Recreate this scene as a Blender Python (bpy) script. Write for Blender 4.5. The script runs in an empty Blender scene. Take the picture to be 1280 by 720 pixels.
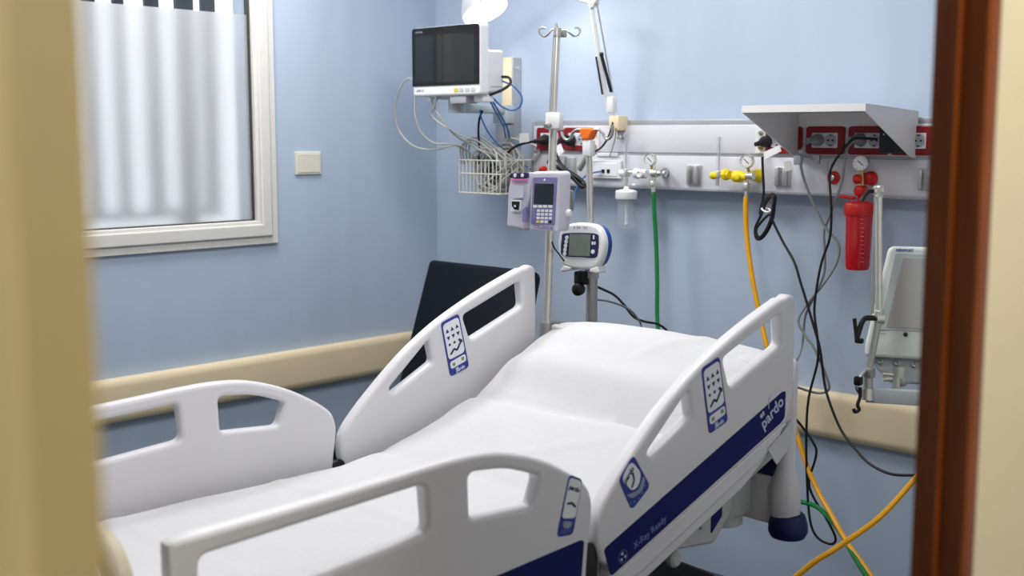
import bpy, bmesh, math, random
from mathutils import Vector, Matrix, noise
random.seed(7)
R = math.radians
S = bpy.context.scene
COL = S.collection

# ------------------------------------------------------------------ camera
F_PX, YAW, PITCH = 1490.0, R(43.7), R(7.385)
CAM = Vector((3.90, -3.60, 1.62))
cam_d = bpy.data.cameras.new('camera')
cam = bpy.data.objects.new('camera', cam_d); COL.objects.link(cam)
cam.location = CAM
cam.rotation_euler = (math.pi / 2 - PITCH, 0, YAW)
cam_d.sensor_width = 36.0
cam_d.lens = 36.0 * F_PX / 1280.0
cam_d.clip_start = 0.02
cam_d.dof.use_dof = True
cam_d.dof.focus_distance = 3.55
cam_d.dof.aperture_fstop = 3.3
S.camera = cam
# ------------------------------------------------------------------ world, lights, exposure
wd = bpy.data.worlds.new('World'); S.world = wd; wd.use_nodes = True
bg = wd.node_tree.nodes['Background']
bg.inputs[0].default_value = (1.0, 0.975, 0.95, 1)
bg.inputs[1].default_value = 2.15
S.view_settings.view_transform = 'Standard'
S.view_settings.look = 'None'
S.view_settings.gamma = 1.0
S.view_settings.use_curve_mapping = False
S.view_settings.exposure = 0.0
S.cycles.use_denoising = True
S.cycles.max_bounces = 8
S.cycles.sample_clamp_indirect = 6.0
def area(name, loc, size, power, color=(1, 1, 1), rot=(0, 0, 0), shape='RECTANGLE', sy=None):
    l = bpy.data.lights.new(name, 'AREA'); l.shape = shape; l.size = size
    if shape == 'RECTANGLE': l.size_y = sy or size
    l.energy = power; l.color = color
    o = bpy.data.objects.new(name, l); COL.objects.link(o)
    o.location = loc; o.rotation_euler = rot
    return o
CEIL = 2.75
LIGHTS = [((1.7, -0.95), 14), ((0.5, -1.3), 19), ((2.1, -2.4), 14)]  # last light is added, to brighten the side rail faces
for (lx, ly), pw in LIGHTS:
    area('ceiling_lamp', (lx, ly, CEIL - 0.045), 0.56, pw, (1.0, 0.985, 0.96))
area('corridor_lamp', (4.3, -2.15, CEIL - 0.045), 0.56, 34, (1.0, 0.95, 0.86))

# ------------------------------------------------------------------ pixel helpers: points read off the photograph onto real planes
FW = Vector((-math.sin(YAW) * math.cos(PITCH), math.cos(YAW) * math.cos(PITCH), -math.sin(PITCH)))
RT = Vector((math.cos(YAW), math.sin(YAW), 0)); UP = RT.cross(FW)
def ray(x, y): return FW + RT * ((x - 640) / F_PX) - UP * ((y - 360) / F_PX)
def onY(x, y, Y): d = ray(x, y); return CAM + d * ((Y - CAM.y) / d.y)
def onX(x, y, X): d = ray(x, y); return CAM + d * ((X - CAM.x) / d.x)
def at(x, y, dep): return CAM + ray(x, y) * dep
BH = R(2.5)                                                   # the bed stands 2.5 degrees off the wall
BN = Vector((math.cos(BH), -math.sin(BH), 0)); BD = Vector((math.sin(BH), math.cos(BH), 0))
BED_O = BN * 2.0 + BD * -1.75
BED_M = Matrix.Translation(BED_O) @ Matrix.Rotation(-BH, 4, 'Z')
def bedw(u, v, z): return BED_M @ Vector((u, v, z))
BED_I = BED_M.inverted()
def onU(x, y, u):                                             # pixel -> bed-local point on the plane u
    p0 = bedw(u, 0, 0); d = ray(x, y); return BED_I @ (CAM + d * ((p0 - CAM).dot(BN) / d.dot(BN)))
def onV(x, y, v):
    p0 = bedw(0, v, 0); d = ray(x, y); return BED_I @ (CAM + d * ((p0 - CAM).dot(BD) / d.dot(BD)))

# ------------------------------------------------------------------ materials
def lin(c): return tuple(((x / 255) / 12.92 if x / 255 <= .04045 else ((x / 255 + .055) / 1.055) ** 2.4) for x in c)
MATS = {}
def mat(name, rgb, rough=.5, metal=0., var=.06, scale=18., bump=0., coat=0., emit=None, estr=0., alpha=1., trans=0., ior=1.45, stretch=None, spec=.5):
    m = bpy.data.materials.new(name); m.use_nodes = True; nt = m.node_tree; b = nt.nodes['Principled BSDF']
    c = lin(rgb)
    tc = nt.nodes.new('ShaderNodeTexCoord'); no = nt.nodes.new('ShaderNodeTexNoise'); no.inputs['Scale'].default_value = scale
    no.inputs['Detail'].default_value = 4
    src = tc.outputs['Object']
    if stretch:
        mp = nt.nodes.new('ShaderNodeMapping'); mp.inputs['Scale'].default_value = stretch
        nt.links.new(src, mp.inputs[0]); src = mp.outputs[0]
    nt.links.new(src, no.inputs['Vector'])
    mr = nt.nodes.new('ShaderNodeMapRange'); mr.inputs[1].default_value = .3; mr.inputs[2].default_value = .7
    mr.inputs[3].default_value = 1 - var; mr.inputs[4].default_value = 1 + var
    nt.links.new(no.outputs[0], mr.inputs[0])
    vm = nt.nodes.new('ShaderNodeVectorMath'); vm.operation = 'SCALE'; vm.inputs[0].default_value = c
    nt.links.new(mr.outputs[0], vm.inputs['Scale']); nt.links.new(vm.outputs[0], b.inputs['Base Color'])
    b.inputs['Roughness'].default_value = rough; b.inputs['Metallic'].default_value = metal
    b.inputs['Specular IOR Level'].default_value = spec
    b.inputs['Coat Weight'].default_value = coat; b.inputs['Transmission Weight'].default_value = trans; b.inputs['IOR'].default_value = ior
    b.inputs['Alpha'].default_value = alpha
    if emit: b.inputs['Emission Color'].default_value = (*lin(emit), 1); b.inputs['Emission Strength'].default_value = estr
    if bump:
        bp = nt.nodes.new('ShaderNodeBump'); bp.inputs['Strength'].default_value = bump; bp.inputs['Distance'].default_value = .004
        nt.links.new(no.outputs[0], bp.inputs['Height']); nt.links.new(bp.outputs[0], b.inputs['Normal'])
    MATS[name] = m; return m
M = MATS
mat('wall_blue', (184, 199, 220), .38, var=.025, scale=1.0, stretch=(9, 9, .8), bump=.05)
mat('floor_vinyl', (58, 72, 84), .3, var=.07, scale=40)
mat('ceiling_white', (236, 238, 240), .8, var=.01)
mat('cream_wall', (214, 205, 178), .6, var=.02, scale=6)
mat('room_cream', (234, 233, 230), .6, var=.02, scale=6)
mat('tan_door', (196, 178, 128), .5, var=.03, scale=3, stretch=(1, 1, .3))
mat('tan_strip', (214, 196, 146), .5, var=.02)
mat('brown_wood', (122, 58, 10), .35, var=.22, scale=14, stretch=(6, 6, .5), coat=.3)
mat('bumper_beige', (236, 219, 184), .45, var=.03, scale=5)
mat('window_white', (222, 221, 217), .4, var=.02)
mat('dark_gasket', (70, 70, 68), .7)
mat('white_plastic', (232, 232, 234), .35, var=.015)
mat('white_gloss', (240, 241, 243), .22, var=.01, coat=.3)
mat('bed_plastic', (226, 225, 230), .38, var=.015, scale=6)
mat('bed_grey', (186, 187, 188), .42, var=.03)
mat('sheet_white', (212, 212, 215), .85, var=.012, scale=60, bump=.12)
mat('navy', (3, 18, 92), .5, var=.03, spec=.25)
mat('bumper_navy', (20, 28, 84), .5, var=.03)
mat('label_blue', (38, 52, 148), .35, var=.02)
mat('label_white', (238, 240, 246), .35, var=.01)
mat('label_grey', (150, 156, 178), .4)
mat('ink_dark', (34, 38, 84), .5)
mat('ink_white', (206, 212, 230), .5)
mat('ink_stripe', (118, 134, 186), .5)
mat('ink_green', (132, 158, 96), .5)
mat('vinyl_navy', (5, 13, 25), .5, var=.12, scale=30, bump=.05, spec=.3)
mat('steel', (226, 224, 218), .30, .82, var=.04)
mat('steel_dull', (180, 180, 178), .38, .75, var=.05)
mat('aluminium', (200, 200, 202), .38, .85, var=.03)
mat('black_plastic', (16, 16, 18), .4, var=.05)
mat('black_rubber', (20, 21, 25), .5, var=.08)
mat('grey_rubber', (140, 143, 143), .5, var=.05)
mat('lead_grey', (184, 184, 178), .5, var=.05)
mat('screen_black', (22, 26, 28), .12, var=.15, scale=8, coat=.4)
mat('screen_bezel', (12, 13, 15), .18)
mat('panel_white', (217, 217, 226), .32, var=.012)
mat('panel_strip', (176, 178, 184), .35, .35)
mat('socket_red', (140, 18, 26), .35, var=.04)
mat('socket_white', (228, 229, 232), .35)
mat('socket_grey', (176, 176, 188), .4)
mat('hole_black', (12, 12, 14), .7)
mat('gas_red', (206, 34, 28), .35, var=.05)
mat('gas_yellow', (240, 214, 18), .4, var=.05)
mat('hose_yellow', (240, 172, 18), .4, var=.05)
mat('hose_green', (18, 128, 62), .4, var=.06)
mat('brass', (196, 164, 96), .3, 1.)
mat('dial_white', (236, 238, 240), .3)
mat('orange', (255, 122, 32), .4)
mat('lilac', (212, 210, 226), .4, var=.015)
mat('lilac_dark', (134, 128, 180), .4, var=.03)
mat('pump_violet', (116, 104, 190), .4)
mat('pump_lcd', (44, 50, 58), .2)
mat('pink', (240, 120, 190), .4)
mat('monitor_lcd', (124, 132, 122), .25)
mat('monitor_blue', (34, 78, 160), .35)
mat('cable_blue', (64, 120, 196), .45, var=.05)
mat('paper', (240, 240, 238), .7)
mat('basket_wire', (214, 212, 204), .4)
mat('key_yellow', (222, 202, 70), .4)
mat('vent_white', (226, 230, 226), .35, var=.012)
mat('vent_grey', (190, 198, 200), .38)
mat('blue_text', (70, 110, 170), .4)
mat('exterior_white', (240, 241, 242), .8, var=.03, scale=2)
mat('exterior_bar', (60, 62, 66), .6)
mat('lamp_grey', (188, 189, 198), .35, var=.02)
mat('lamp_lit', (255, 255, 255), .4, emit=(255, 253, 248), estr=5.)
mat('panel_lit', (255, 255, 255), .4, emit=(255, 252, 246), estr=3.)
mat('suction_red', (216, 16, 30), .18, var=.04, coat=.4, trans=.25)
def glass(name, rgb, rough, mixw, trw=0.):
    m = bpy.data.materials.new(name); m.use_nodes = True; nt = m.node_tree; nt.nodes.clear()
    o = nt.nodes.new('ShaderNodeOutputMaterial'); t = nt.nodes.new('ShaderNodeBsdfTransparent'); t.inputs[0].default_value = (*lin(rgb), 1)
    g = nt.nodes.new('ShaderNodeBsdfGlossy'); g.inputs['Roughness'].default_value = rough
    mx = nt.nodes.new('ShaderNodeMixShader'); mx.inputs[0].default_value = mixw
    nt.links.new(t.outputs[0], mx.inputs[1]); nt.links.new(g.outputs[0], mx.inputs[2]); nt.links.new(mx.outputs[0], o.inputs[0]); M[name] = m
glass('clear_glass', (250, 252, 252), .03, .06)
def clear_plastic():
    m = bpy.data.materials.new('clear_plastic'); m.use_nodes = True; nt = m.node_tree; nt.nodes.clear()
    o = nt.nodes.new('ShaderNodeOutputMaterial'); t = nt.nodes.new('ShaderNodeBsdfTransparent'); t.inputs[0].default_value = (.95, .96, .97, 1)
    d = nt.nodes.new('ShaderNodeBsdfPrincipled'); d.inputs['Base Color'].default_value = (.72, .75, .8, 1); d.inputs['Roughness'].default_value = .15
    no = nt.nodes.new('ShaderNodeTexNoise'); no.inputs['Scale'].default_value = 30; mr = nt.nodes.new('ShaderNodeMapRange'); mr.inputs[3].default_value = .12; mr.inputs[4].default_value = .24
    mx = nt.nodes.new('ShaderNodeMixShader'); nt.links.new(no.outputs[0], mr.inputs[0]); nt.links.new(mr.outputs[0], mx.inputs[0])
    nt.links.new(t.outputs[0], mx.inputs[1]); nt.links.new(d.outputs[0], mx.inputs[2]); nt.links.new(mx.outputs[0], o.inputs[0]); M['clear_plastic'] = m
clear_plastic()
mat('plate_cream', (224, 221, 208), .4, var=.02)
mat('bed_handle', (198, 188, 168), .45, var=.03)
def frosted():
    m = bpy.data.materials.new('frosted_film'); m.use_nodes = True; nt = m.node_tree; nt.nodes.clear()
    o = nt.nodes.new('ShaderNodeOutputMaterial')
    r = nt.nodes.new('ShaderNodeBsdfRefraction'); r.inputs['Color'].default_value = (.93, .94, .96, 1); r.inputs['Roughness'].default_value = .42; r.inputs['IOR'].default_value = 1.22
    t = nt.nodes.new('ShaderNodeBsdfTranslucent'); t.inputs[0].default_value = (.85, .87, .9, 1)
    d = nt.nodes.new('ShaderNodeBsdfDiffuse'); d.inputs[0].default_value = (.86, .87, .9, 1)
    m1 = nt.nodes.new('ShaderNodeMixShader'); m1.inputs[0].default_value = .15
    m2 = nt.nodes.new('ShaderNodeMixShader'); m2.inputs[0].default_value = .18
    nt.links.new(r.outputs[0], m1.inputs[1]); nt.links.new(t.outputs[0], m1.inputs[2])
    nt.links.new(m1.outputs[0], m2.inputs[1]); nt.links.new(d.outputs[0], m2.inputs[2]); nt.links.new(m2.outputs[0], o.inputs[0]); M['frosted_film'] = m
frosted()

# ------------------------------------------------------------------ mesh helpers
def catmull(pts, n=8, closed=False):
    P = [Vector(p) for p in pts]; out = []; k = len(P)
    for i in range(k if closed else k - 1):
        p0 = P[i - 1] if (i > 0 or closed) else P[0] * 2 - P[1]
        p1 = P[i]; p2 = P[(i + 1) % k]
        p3 = P[(i + 2) % k] if (i + 2 < k or closed) else P[-1] * 2 - P[-2]
        for j in range(n):
            t = j / n
            out.append(.5 * ((2 * p1) + (p2 - p0) * t + (2 * p0 - 5 * p1 + 4 * p2 - p3) * t * t + (3 * p1 - p0 - 3 * p2 + p3) * t ** 3))
    if not closed: out.append(P[-1])
    return out
def rounded(pts, r, n=5):
    """round the corners of a 2D polygon"""
    k = len(pts); out = []
    rs = r if isinstance(r, (list, tuple)) else [r] * k
    for i in range(k):
        a, b, c = Vector(pts[i - 1]), Vector(pts[i]), Vector(pts[(i + 1) % k])
        u, w = (a - b), (c - b); rr = min(rs[i], u.length * .48, w.length * .48)
        if rr < 1e-6: out.append(tuple(b)); continue
        p, q = b + u.normalized() * rr, b + w.normalized() * rr
        for j in range(n + 1):
            t = j / n; out.append(tuple(p * (1 - t) ** 2 + b * 2 * t * (1 - t) + q * t * t))
    return out
def rect(x0, y0, x1, y1, r=0.): 
    p = [(x0, y0), (x1, y0), (x1, y1), (x0, y1)]
    return rounded(p, r) if r else p
class MB:
    def __init__(s): s.bm = bmesh.new()
    def box(s, c, d, rotz=0, bev=0., m=None):
        g = bmesh.ops.create_cube(s.bm, size=1)['verts']
        T = Matrix.Translation(c) @ Matrix.Rotation(rotz, 4, 'Z') @ Matrix.Diagonal((*d, 1))
        if m is not None: T = m @ T
        bmesh.ops.transform(s.bm, matrix=T, verts=g)
        if bev:
            es = list({e for v in g for e in v.link_edges})
            bmesh.ops.bevel(s.bm, geom=es, offset=bev, segments=2, affect='EDGES', profile=.5)
        return s
    def box2(s, a, b, bev=0.):
        a, b = Vector(a), Vector(b)
        return s.box((a + b) / 2, [abs(x) for x in (b - a)], bev=bev)
    def cyl(s, a, b, r, r2=None, n=20, cap=True):
        a, b = Vector(a), Vector(b); d = b - a
        T = Matrix.Translation((a + b) / 2) @ d.to_track_quat('Z', 'Y').to_matrix().to_4x4()
        bmesh.ops.create_cone(s.bm, cap_ends=cap, segments=n, radius1=r, radius2=r if r2 is None else r2, depth=d.length, matrix=T)
        return s
    def lathe(s, a, axis, prof, n=24):
        """prof: (radius, distance along axis) list"""
        a = Vector(a); ax = Vector(axis).normalized(); q = ax.to_track_quat('Z', 'Y').to_matrix()
        rings = []
        for r, h in prof:
            if r < 1e-5: rings.append([s.bm.verts.new(a + ax * h)]); continue
            rings.append([s.bm.verts.new(a + q @ Vector((r * math.cos(2 * math.pi * i / n), r * math.sin(2 * math.pi * i / n), h))) for i in range(n)])
        for A, B in zip(rings, rings[1:]):
            for i in range(n):
                j = (i + 1) % n
                if len(A) == 1 and len(B) == 1: continue
                if len(A) == 1: s.bm.faces.new((A[0], B[j], B[i]))
                elif len(B) == 1: s.bm.faces.new((A[i], A[j], B[0]))
                else: s.bm.faces.new((A[i], A[j], B[j], B[i]))
        for ring, f in ((rings[0], True), (rings[-1], False)):
            if len(ring) > 1: s.bm.faces.new(list(reversed(ring)) if f else ring)
        return s
    def tube(s, pts, r, n=8, sm=8, closed=False, smooth=True):
        P = catmull(pts, sm, closed) if smooth else [Vector(p) for p in pts]
        k = len(P); rings = []; nrm = None
        for i in range(k):
            if closed: t = (P[(i + 1) % k] - P[i - 1])
            else: t = P[min(i + 1, k - 1)] - P[max(i - 1, 0)]
            if t.length < 1e-9: t = Vector((0, 0, 1))
            t.normalize()
            if nrm is None: nrm = t.orthogonal().normalized()
            nrm = (nrm - t * nrm.dot(t))
            nrm = nrm.normalized() if nrm.length > 1e-6 else t.orthogonal().normalized()
            b = t.cross(nrm); rr = r(i / (k - 1)) if callable(r) else r
            rings.append([s.bm.verts.new(P[i] + (nrm * math.cos(2 * math.pi * j / n) + b * math.sin(2 * math.pi * j / n)) * rr) for j in range(n)])
        for i in range(k if closed else k - 1):
            A, B = rings[i], rings[(i + 1) % k]
            for j in range(n): s.bm.faces.new((A[j], A[(j + 1) % n], B[(j + 1) % n], B[j]))
        if not closed: s.bm.faces.new(list(reversed(rings[0]))); s.bm.faces.new(rings[-1])
        return s
    def ball(s, c, r, sc=(1, 1, 1), n=16, rot=None):
        T = Matrix.Translation(c) @ (rot.to_4x4() if rot else Matrix()) @ Matrix.Diagonal((*sc, 1))
        bmesh.ops.create_uvsphere(s.bm, u_segments=n, v_segments=max(8, n // 2), radius=r, matrix=T)
        return s
    def add(s, me):
        s.bm.from_mesh(me); return s
    def mesh(s, name='m', smooth=True):
        bmesh.ops.recalc_face_normals(s.bm, faces=s.bm.faces)
        me = bpy.data.meshes.new(name); s.bm.to_mesh(me); s.bm.free()
        if smooth:
            me.polygons.foreach_set('use_smooth', [True] * len(me.polygons))
            me.set_sharp_from_angle(angle=R(42))
        return me
def prism(outline, holes=(), thick=.01, bevel=0., T=None, res=2):
    """2D outline with holes, given thickness from z=0 to z=thick, rounded edges; T maps (x, y, out)"""
    cu = bpy.data.curves.new('c', 'CURVE'); cu.dimensions = '2D'; cu.fill_mode = 'BOTH'
    for lp in (outline, *holes):
        sp = cu.splines.new('POLY'); sp.points.add(len(lp) - 1); sp.use_cyclic_u = True
        for p, q in zip(sp.points, lp): p.co = (q[0], q[1], 0, 1)
    cu.extrude = max(thick / 2 - bevel, .00001); cu.bevel_depth = bevel; cu.bevel_resolution = res; cu.offset = -bevel
    o = bpy.data.objects.new('c', cu); COL.objects.link(o)
    dg = bpy.context.evaluated_depsgraph_get(); me = bpy.data.meshes.new_from_object(o.evaluated_get(dg))
    bpy.data.objects.remove(o); bpy.data.curves.remove(cu)
    me.transform(Matrix.Translation((0, 0, thick / 2)))
    if T is not None: me.transform(T)
    me.materials.clear()
    me.polygons.foreach_set('use_smooth', [True] * len(me.polygons)); me.set_sharp_from_angle(angle=R(38))
    return me
def text(body, size, T, bold=0., extrude=.0006, shear=0.):
    cu = bpy.data.curves.new('t', 'FONT'); cu.body = body; cu.size = size; cu.extrude = extrude; cu.offset = bold; cu.shear = shear
    cu.align_x = 'CENTER'; cu.align_y = 'CENTER'; cu.resolution_u = 2
    o = bpy.data.objects.new('t', cu); COL.objects.link(o)
    dg = bpy.context.evaluated_depsgraph_get(); me = bpy.data.meshes.new_from_object(o.evaluated_get(dg))
    bpy.data.objects.remove(o); bpy.data.curves.remove(cu)
    me.transform(T); me.materials.clear(); return me
def frame(o, ex, ey, ez):
    m = Matrix.Identity(4)
    for i, a in enumerate((ex, ey, ez)):
        a = Vector(a)
        for r_ in range(3): m[r_][i] = a[r_]
    for r_ in range(3): m[r_][3] = o[r_]
    return m
def wallT(x, y, z): return frame((x, y, z), (1, 0, 0), (0, 0, 1), (0, -1, 0))          # faces -y (into the room from the back wall)
ROOTM = {}
def link(name, me, m, parent=None, local=False):
    if isinstance(me, MB): me = me.mesh()
    if m: me.materials.clear(); me.materials.append(M[m])
    o = bpy.data.objects.new(name, me); COL.objects.link(o); me.name = name
    if parent is not None:
        if not local: me.transform(ROOTM[parent.name].inverted())
        o.parent = parent; ROOTM[o.name] = ROOTM[parent.name]
    return o
def thing(name, label, cat, loc=(0, 0, 0), rotz=0., group=None):
    o = bpy.data.objects.new(name, None); COL.objects.link(o); o.empty_display_size = .05
    o.location = loc; o.rotation_euler = (0, 0, rotz); o['label'] = label; o['category'] = cat
    if group: o['group'] = group
    ROOTM[o.name] = Matrix.Translation(loc) @ Matrix.Rotation(rotz, 4, 'Z'); return o
def solo(name, me, m, label, cat, group=None):
    """a thing that is one mesh; its origin goes to the bottom of the mesh"""
    if isinstance(me, MB): me = me.mesh()
    vs = [v.co for v in me.vertices]; lo = [min(v[i] for v in vs) for i in range(3)]; hi = [max(v[i] for v in vs) for i in range(3)]
    c = Vector(((lo[0] + hi[0]) / 2, (lo[1] + hi[1]) / 2, lo[2])); me.transform(Matrix.Translation(-c))
    o = link(name, me, m); o.location = c; o['label'] = label; o['category'] = cat; ROOTM[o.name] = Matrix.Translation(c)
    if group: o['group'] = group
    return o
def struct(name, me, m, label=None):
    o = link(name, me, m); o['kind'] = 'structure'; ROOTM[o.name] = Matrix.Identity(4)
    if label: o['label'] = label
    return o

# ================================================================== the room
LW = frame((-.15, 0, 0), (0, 1, 0), (0, 0, 1), (1, 0, 0))
XR0, XR1 = 3.317, 3.362                                       # door wall, room side and corridor side
YJ, YD = -2.265, -3.3545                                        # the two sides of the doorway
WY0, WY1, WZ0, WZ1 = -2.20, -.861, 1.194, 2.42                # outside of the window casing
struct('floor', MB().box2((-.15, -5.3, -.08), (5.5, .15, 0)), 'floor_vinyl', 'blue grey vinyl floor')
struct('ceiling', MB().box2((-.15, -5.3, CEIL), (5.5, .15, CEIL + .08)), 'ceiling_white', 'plain white ceiling')
struct('wall_left', prism([(-5.2, 0), (0, 0), (0, CEIL), (-5.2, CEIL)], [rect(WY0 + .07, WZ0 + .06, WY1 - .07, WZ1 - .06)], .15, 0, LW), 'wall_blue', 'light blue painted wall with the window')
struct('wall_back', MB().box2((-.15, 0, 0), (5.5, .15, CEIL)), 'wall_blue', 'light blue painted wall behind the bed head')
struct('wall_front', MB().box2((-.15, -5.3, 0), (5.5, -5.2, CEIL)), 'cream_wall', 'cream wall behind the viewer')
struct('wall_corridor', MB().box2((5.4, -5.2, 0), (5.5, 0, CEIL)), 'cream_wall', 'cream corridor wall')
W_R = [(-5.2, 0), (YD, 0), (YD, 2.12), (YJ, 2.12), (YJ, 0), (0, 0), (0, CEIL), (-5.2, CEIL)]
struct('wall_right', prism(W_R, [], .02, 0, frame((XR0, 0, 0), (0, 1, 0), (0, 0, 1), (1, 0, 0))), 'room_cream', 'pale cream room side of the doorway wall')
struct('wall_doorway', prism(W_R, [], XR1 - XR0 - .02, 0, frame((XR0 + .02, 0, 0), (0, 1, 0), (0, 0, 1), (1, 0, 0))), 'cream_wall', 'cream corridor side of the doorway wall')
# brown door frame
tr = struct('trim_3', MB().box2((XR0 - .012, YJ - .035, 0), (XR1 + .006, YJ, 2.12), bev=.004), 'brown_wood', 'brown varnished wooden door jamb')
link('door_stop', MB().box2((XR0 + .018, YJ - .047, 0), (XR1 - .022, YJ - .034, 2.12), bev=.003), 'brown_wood', tr)
struct('trim_4', MB().box2((XR0 - .012, YD, 2.085), (XR1 + .006, YJ, 2.12), bev=.004), 'brown_wood', 'brown varnished wooden door head')
dr = struct('door_1', MB().box2((XR1 + .006, YD - .95, .02), (XR1 + .046, YD + .005, 2.1), bev=.004), 'tan_door', 'tan sliding door leaf at the side of the doorway')
link('edge_strip', MB().box2((XR1 + .046, YD - .085, .02), (XR1 + .052, YD - .031, 2.1), bev=.003), 'tan_strip', dr)
# bumper rails along the walls
def bumper(name, T, length, label):
    prof = rounded([(0, .598), (.026, .598), (.04, .62), (.04, .74), (.028, .76), (0, .76)], .012)
    me = prism(prof, [], length, 0, T); return struct(name, me, 'bumper_beige', label)
b1 = bumper('trim_1', frame((0, 0, 0), (1, 0, 0), (0, 0, 1), (0, -1, 0)), 5.2, 'beige wall bumper rail below the window')
b2 = bumper('trim_2', frame((0.04, 0, 0), (0, -1, 0), (0, 0, 1), (1, 0, 0)), XR0 - .04, 'beige wall bumper rail behind the bed')
# window: stepped casing, clear glass, frosted film on the lower part
wT = frame((0, 0, 0), (0, 1, 0), (0, 0, 1), (1, 0, 0))
def ring(o0, o1, x0, x1, bev): return prism(rect(WY0 + o0, WZ0 + o0, WY1 - o0, WZ1 - o0), [rect(WY0 + o1, WZ0 + o1, WY1 - o1, WZ1 - o1)], x1 - x0, bev, wT @ Matrix.Translation((0, 0, x0)))
w = struct('window_1', ring(0, .04, 0, .016, .003), 'window_white', 'white framed window with frosted lower film')
link('window_frame', ring(.03, .078, -.02, .026, .006), 'window_white', w)
link('glazing_bead', ring(.07, .092, -.03, .014, .006), 'window_white', w)
link('gasket', ring(.088, .096, -.035, -.006, .0), 'dark_gasket', w)
GI = .09
link('glass_pane', MB().box2((-.028, WY0 + GI, WZ0 + GI), (-.024, WY1 - GI, WZ1 - GI)), 'clear_glass', w)
fz = 2.067
link('frosted_film', MB().box2((-.022, WY0 + GI, WZ0 + GI - .003), (-.019, WY1 - GI, fz)), 'frosted_film', w)
# outside the window
struct('wall_exterior', MB().box2((-2.3, -6, -1), (-2.2, 3, 2.9)), 'exterior_white', 'pale building outside the window')
gr = thing('window_grille', 'dark upright bars standing outside the window', 'grille', (-.4, -1.2, 1.3))
for y0, y1 in ((-1.86, -1.79), (-1.71, -1.65), (-1.565, -1.51), (-1.425, -1.375), (-1.301, -1.258), (-1.168, -1.109), (-1.035, -.956), (-.919, -.856)):
    link('bar', MB().box2((-.408, y0, 1.30), (-.392, y1, 2.6)), 'exterior_bar', gr)
link('bottom_rail', MB().box2((-.410, -2.4, 1.285), (-.390, -.85, 1.315)), 'exterior_bar', gr)
link('rail_bracket', MB().box2((-.43, -1.03, 1.18), (-.39, -.96, 1.29)), 'exterior_bar', gr)
# blank cover plate on the left wall
sw = thing('cover_plate', 'cream blank square cover plate on the blue wall beside the window', 'wall plate', (0, -.703, 1.455))
link('plate', prism(rect(-.766, 1.457, -.640, 1.548, .004), [], .009, .003, wT), 'plate_cream', sw)
link('insert', prism(rect(-.758, 1.465, -.648, 1.540, .003), [], .011, .002, wT), 'plate_cream', sw)
# ceiling lights (above the picture); the bed foot panel is added for the rails
for (lx, ly), where in zip([l[0] for l in LIGHTS] + [(4.3, -2.15)], ('above the bed head', 'between the bed and the window', 'added above the bed foot', 'in the corridor')):
    c = thing('ceiling_light', 'square white ceiling light panel ' + where, 'ceiling light', (lx, ly, CEIL - .03), group='square ceiling light panels')
    link('housing', prism(rect(-.31, -.31, .31, .31), [rect(-.285, -.285, .285, .285)], .03, .004, Matrix.Translation((lx, ly, CEIL - .03))), 'white_plastic', c)
    link('diffuser', MB().box2((lx - .286, ly - .286, CEIL - .02), (lx + .286, ly + .286, CEIL - .008)), 'panel_lit', c)

# ================================================================== the medical panel on the back wall
PX0, PX1, PY = .645, 3.0, -.07
PZ0, PZM, PZ1 = 1.421, 1.546, 1.650
pn = thing('medical_panel', 'long white medical supply panel with red socket plates on the back wall', 'medical panel', ((PX0 + PX1) / 2, 0, PZ0))
link('lower_channel', MB().box2((PX0, PY, PZ0 + .006), (PX1, 0, PZM - .006), bev=.004), 'panel_white', pn)
link('upper_channel', MB().box2((PX0, PY, PZM + .004), (PX1, 0, PZ1), bev=.004), 'panel_white', pn)
link('middle_strip', MB().box2((PX0, PY + .004, PZM - .007), (PX1, 0, PZM + .005)), 'panel_strip', pn)
link('top_rail', MB().box2((PX0 - .004, PY + .012, PZ1 - .002), (PX1, 0, PZ1 + .020), bev=.003), 'panel_strip', pn)
link('bottom_strip', MB().box2((PX0, PY - .004, PZ0 - .004), (PX1, 0, PZ0 + .007), bev=.002), 'panel_strip', pn)
link('end_cap', MB().box2((PX0 - .008, PY - .003, PZ0 - .006), (PX0, 0, PZ1 + .016), bev=.002), 'panel_strip', pn)
for xs in (1.695, 2.45): link('cover_joint', MB().box2((xs - .0012, PY - .0006, PZM + .006), (xs + .0012, PY + .004, PZ1 - .003)), 'panel_strip', pn)
for xs in (1.25, 1.95, 2.62): link('cover_joint', MB().box2((xs - .0012, PY - .0006, PZ0 + .008), (xs + .0012, PY + .004, PZM - .008)), 'panel_strip', pn)
def socket_plate(x0, nsock=2):
    """red surround with two round earthed sockets"""
    z0, z1 = 1.553, 1.643; xc = x0 + .07
    fr = link('socket_plate', prism(rect(x0, z0, x0 + .14, z1, .012), [], .008, .003, wallT(0, PY, 0)), 'socket_red', pn)
    link('socket_insert', prism(rect(xc - .046, 1.574, xc + .046, 1.622, .003), [], .010, .001, wallT(0, PY, 0)), 'socket_white', fr)
    for s_ in (-1, 1):
        c = Vector((xc + s_ * .0225, PY - .0102, 1.598))
        g = MB().lathe(c, (0, -1, 0), [(.0205, 0), (.0205, .0012), (.0185, .0012), (.0175, -.004), (0, -.004)], 24)
        link('socket_face', g, 'socket_grey', fr)
        h = MB()
        for q in (-1, 1): h.cyl(c + Vector((q * .0085, .003, 0)), c + Vector((q * .0085, .0068 - .0105, 0)), .0028, n=10)
        h.box(c + Vector((0, .001, .016)), (.006, .006, .004)); h.box(c + Vector((0, .001, -.016)), (.006, .006, .004))
        link('socket_hole', h, 'hole_black', fr)
for x0 in (.668, .813, 1.716, 1.869, 2.021, 2.166, 2.318, 2.47): socket_plate(x0)
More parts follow.
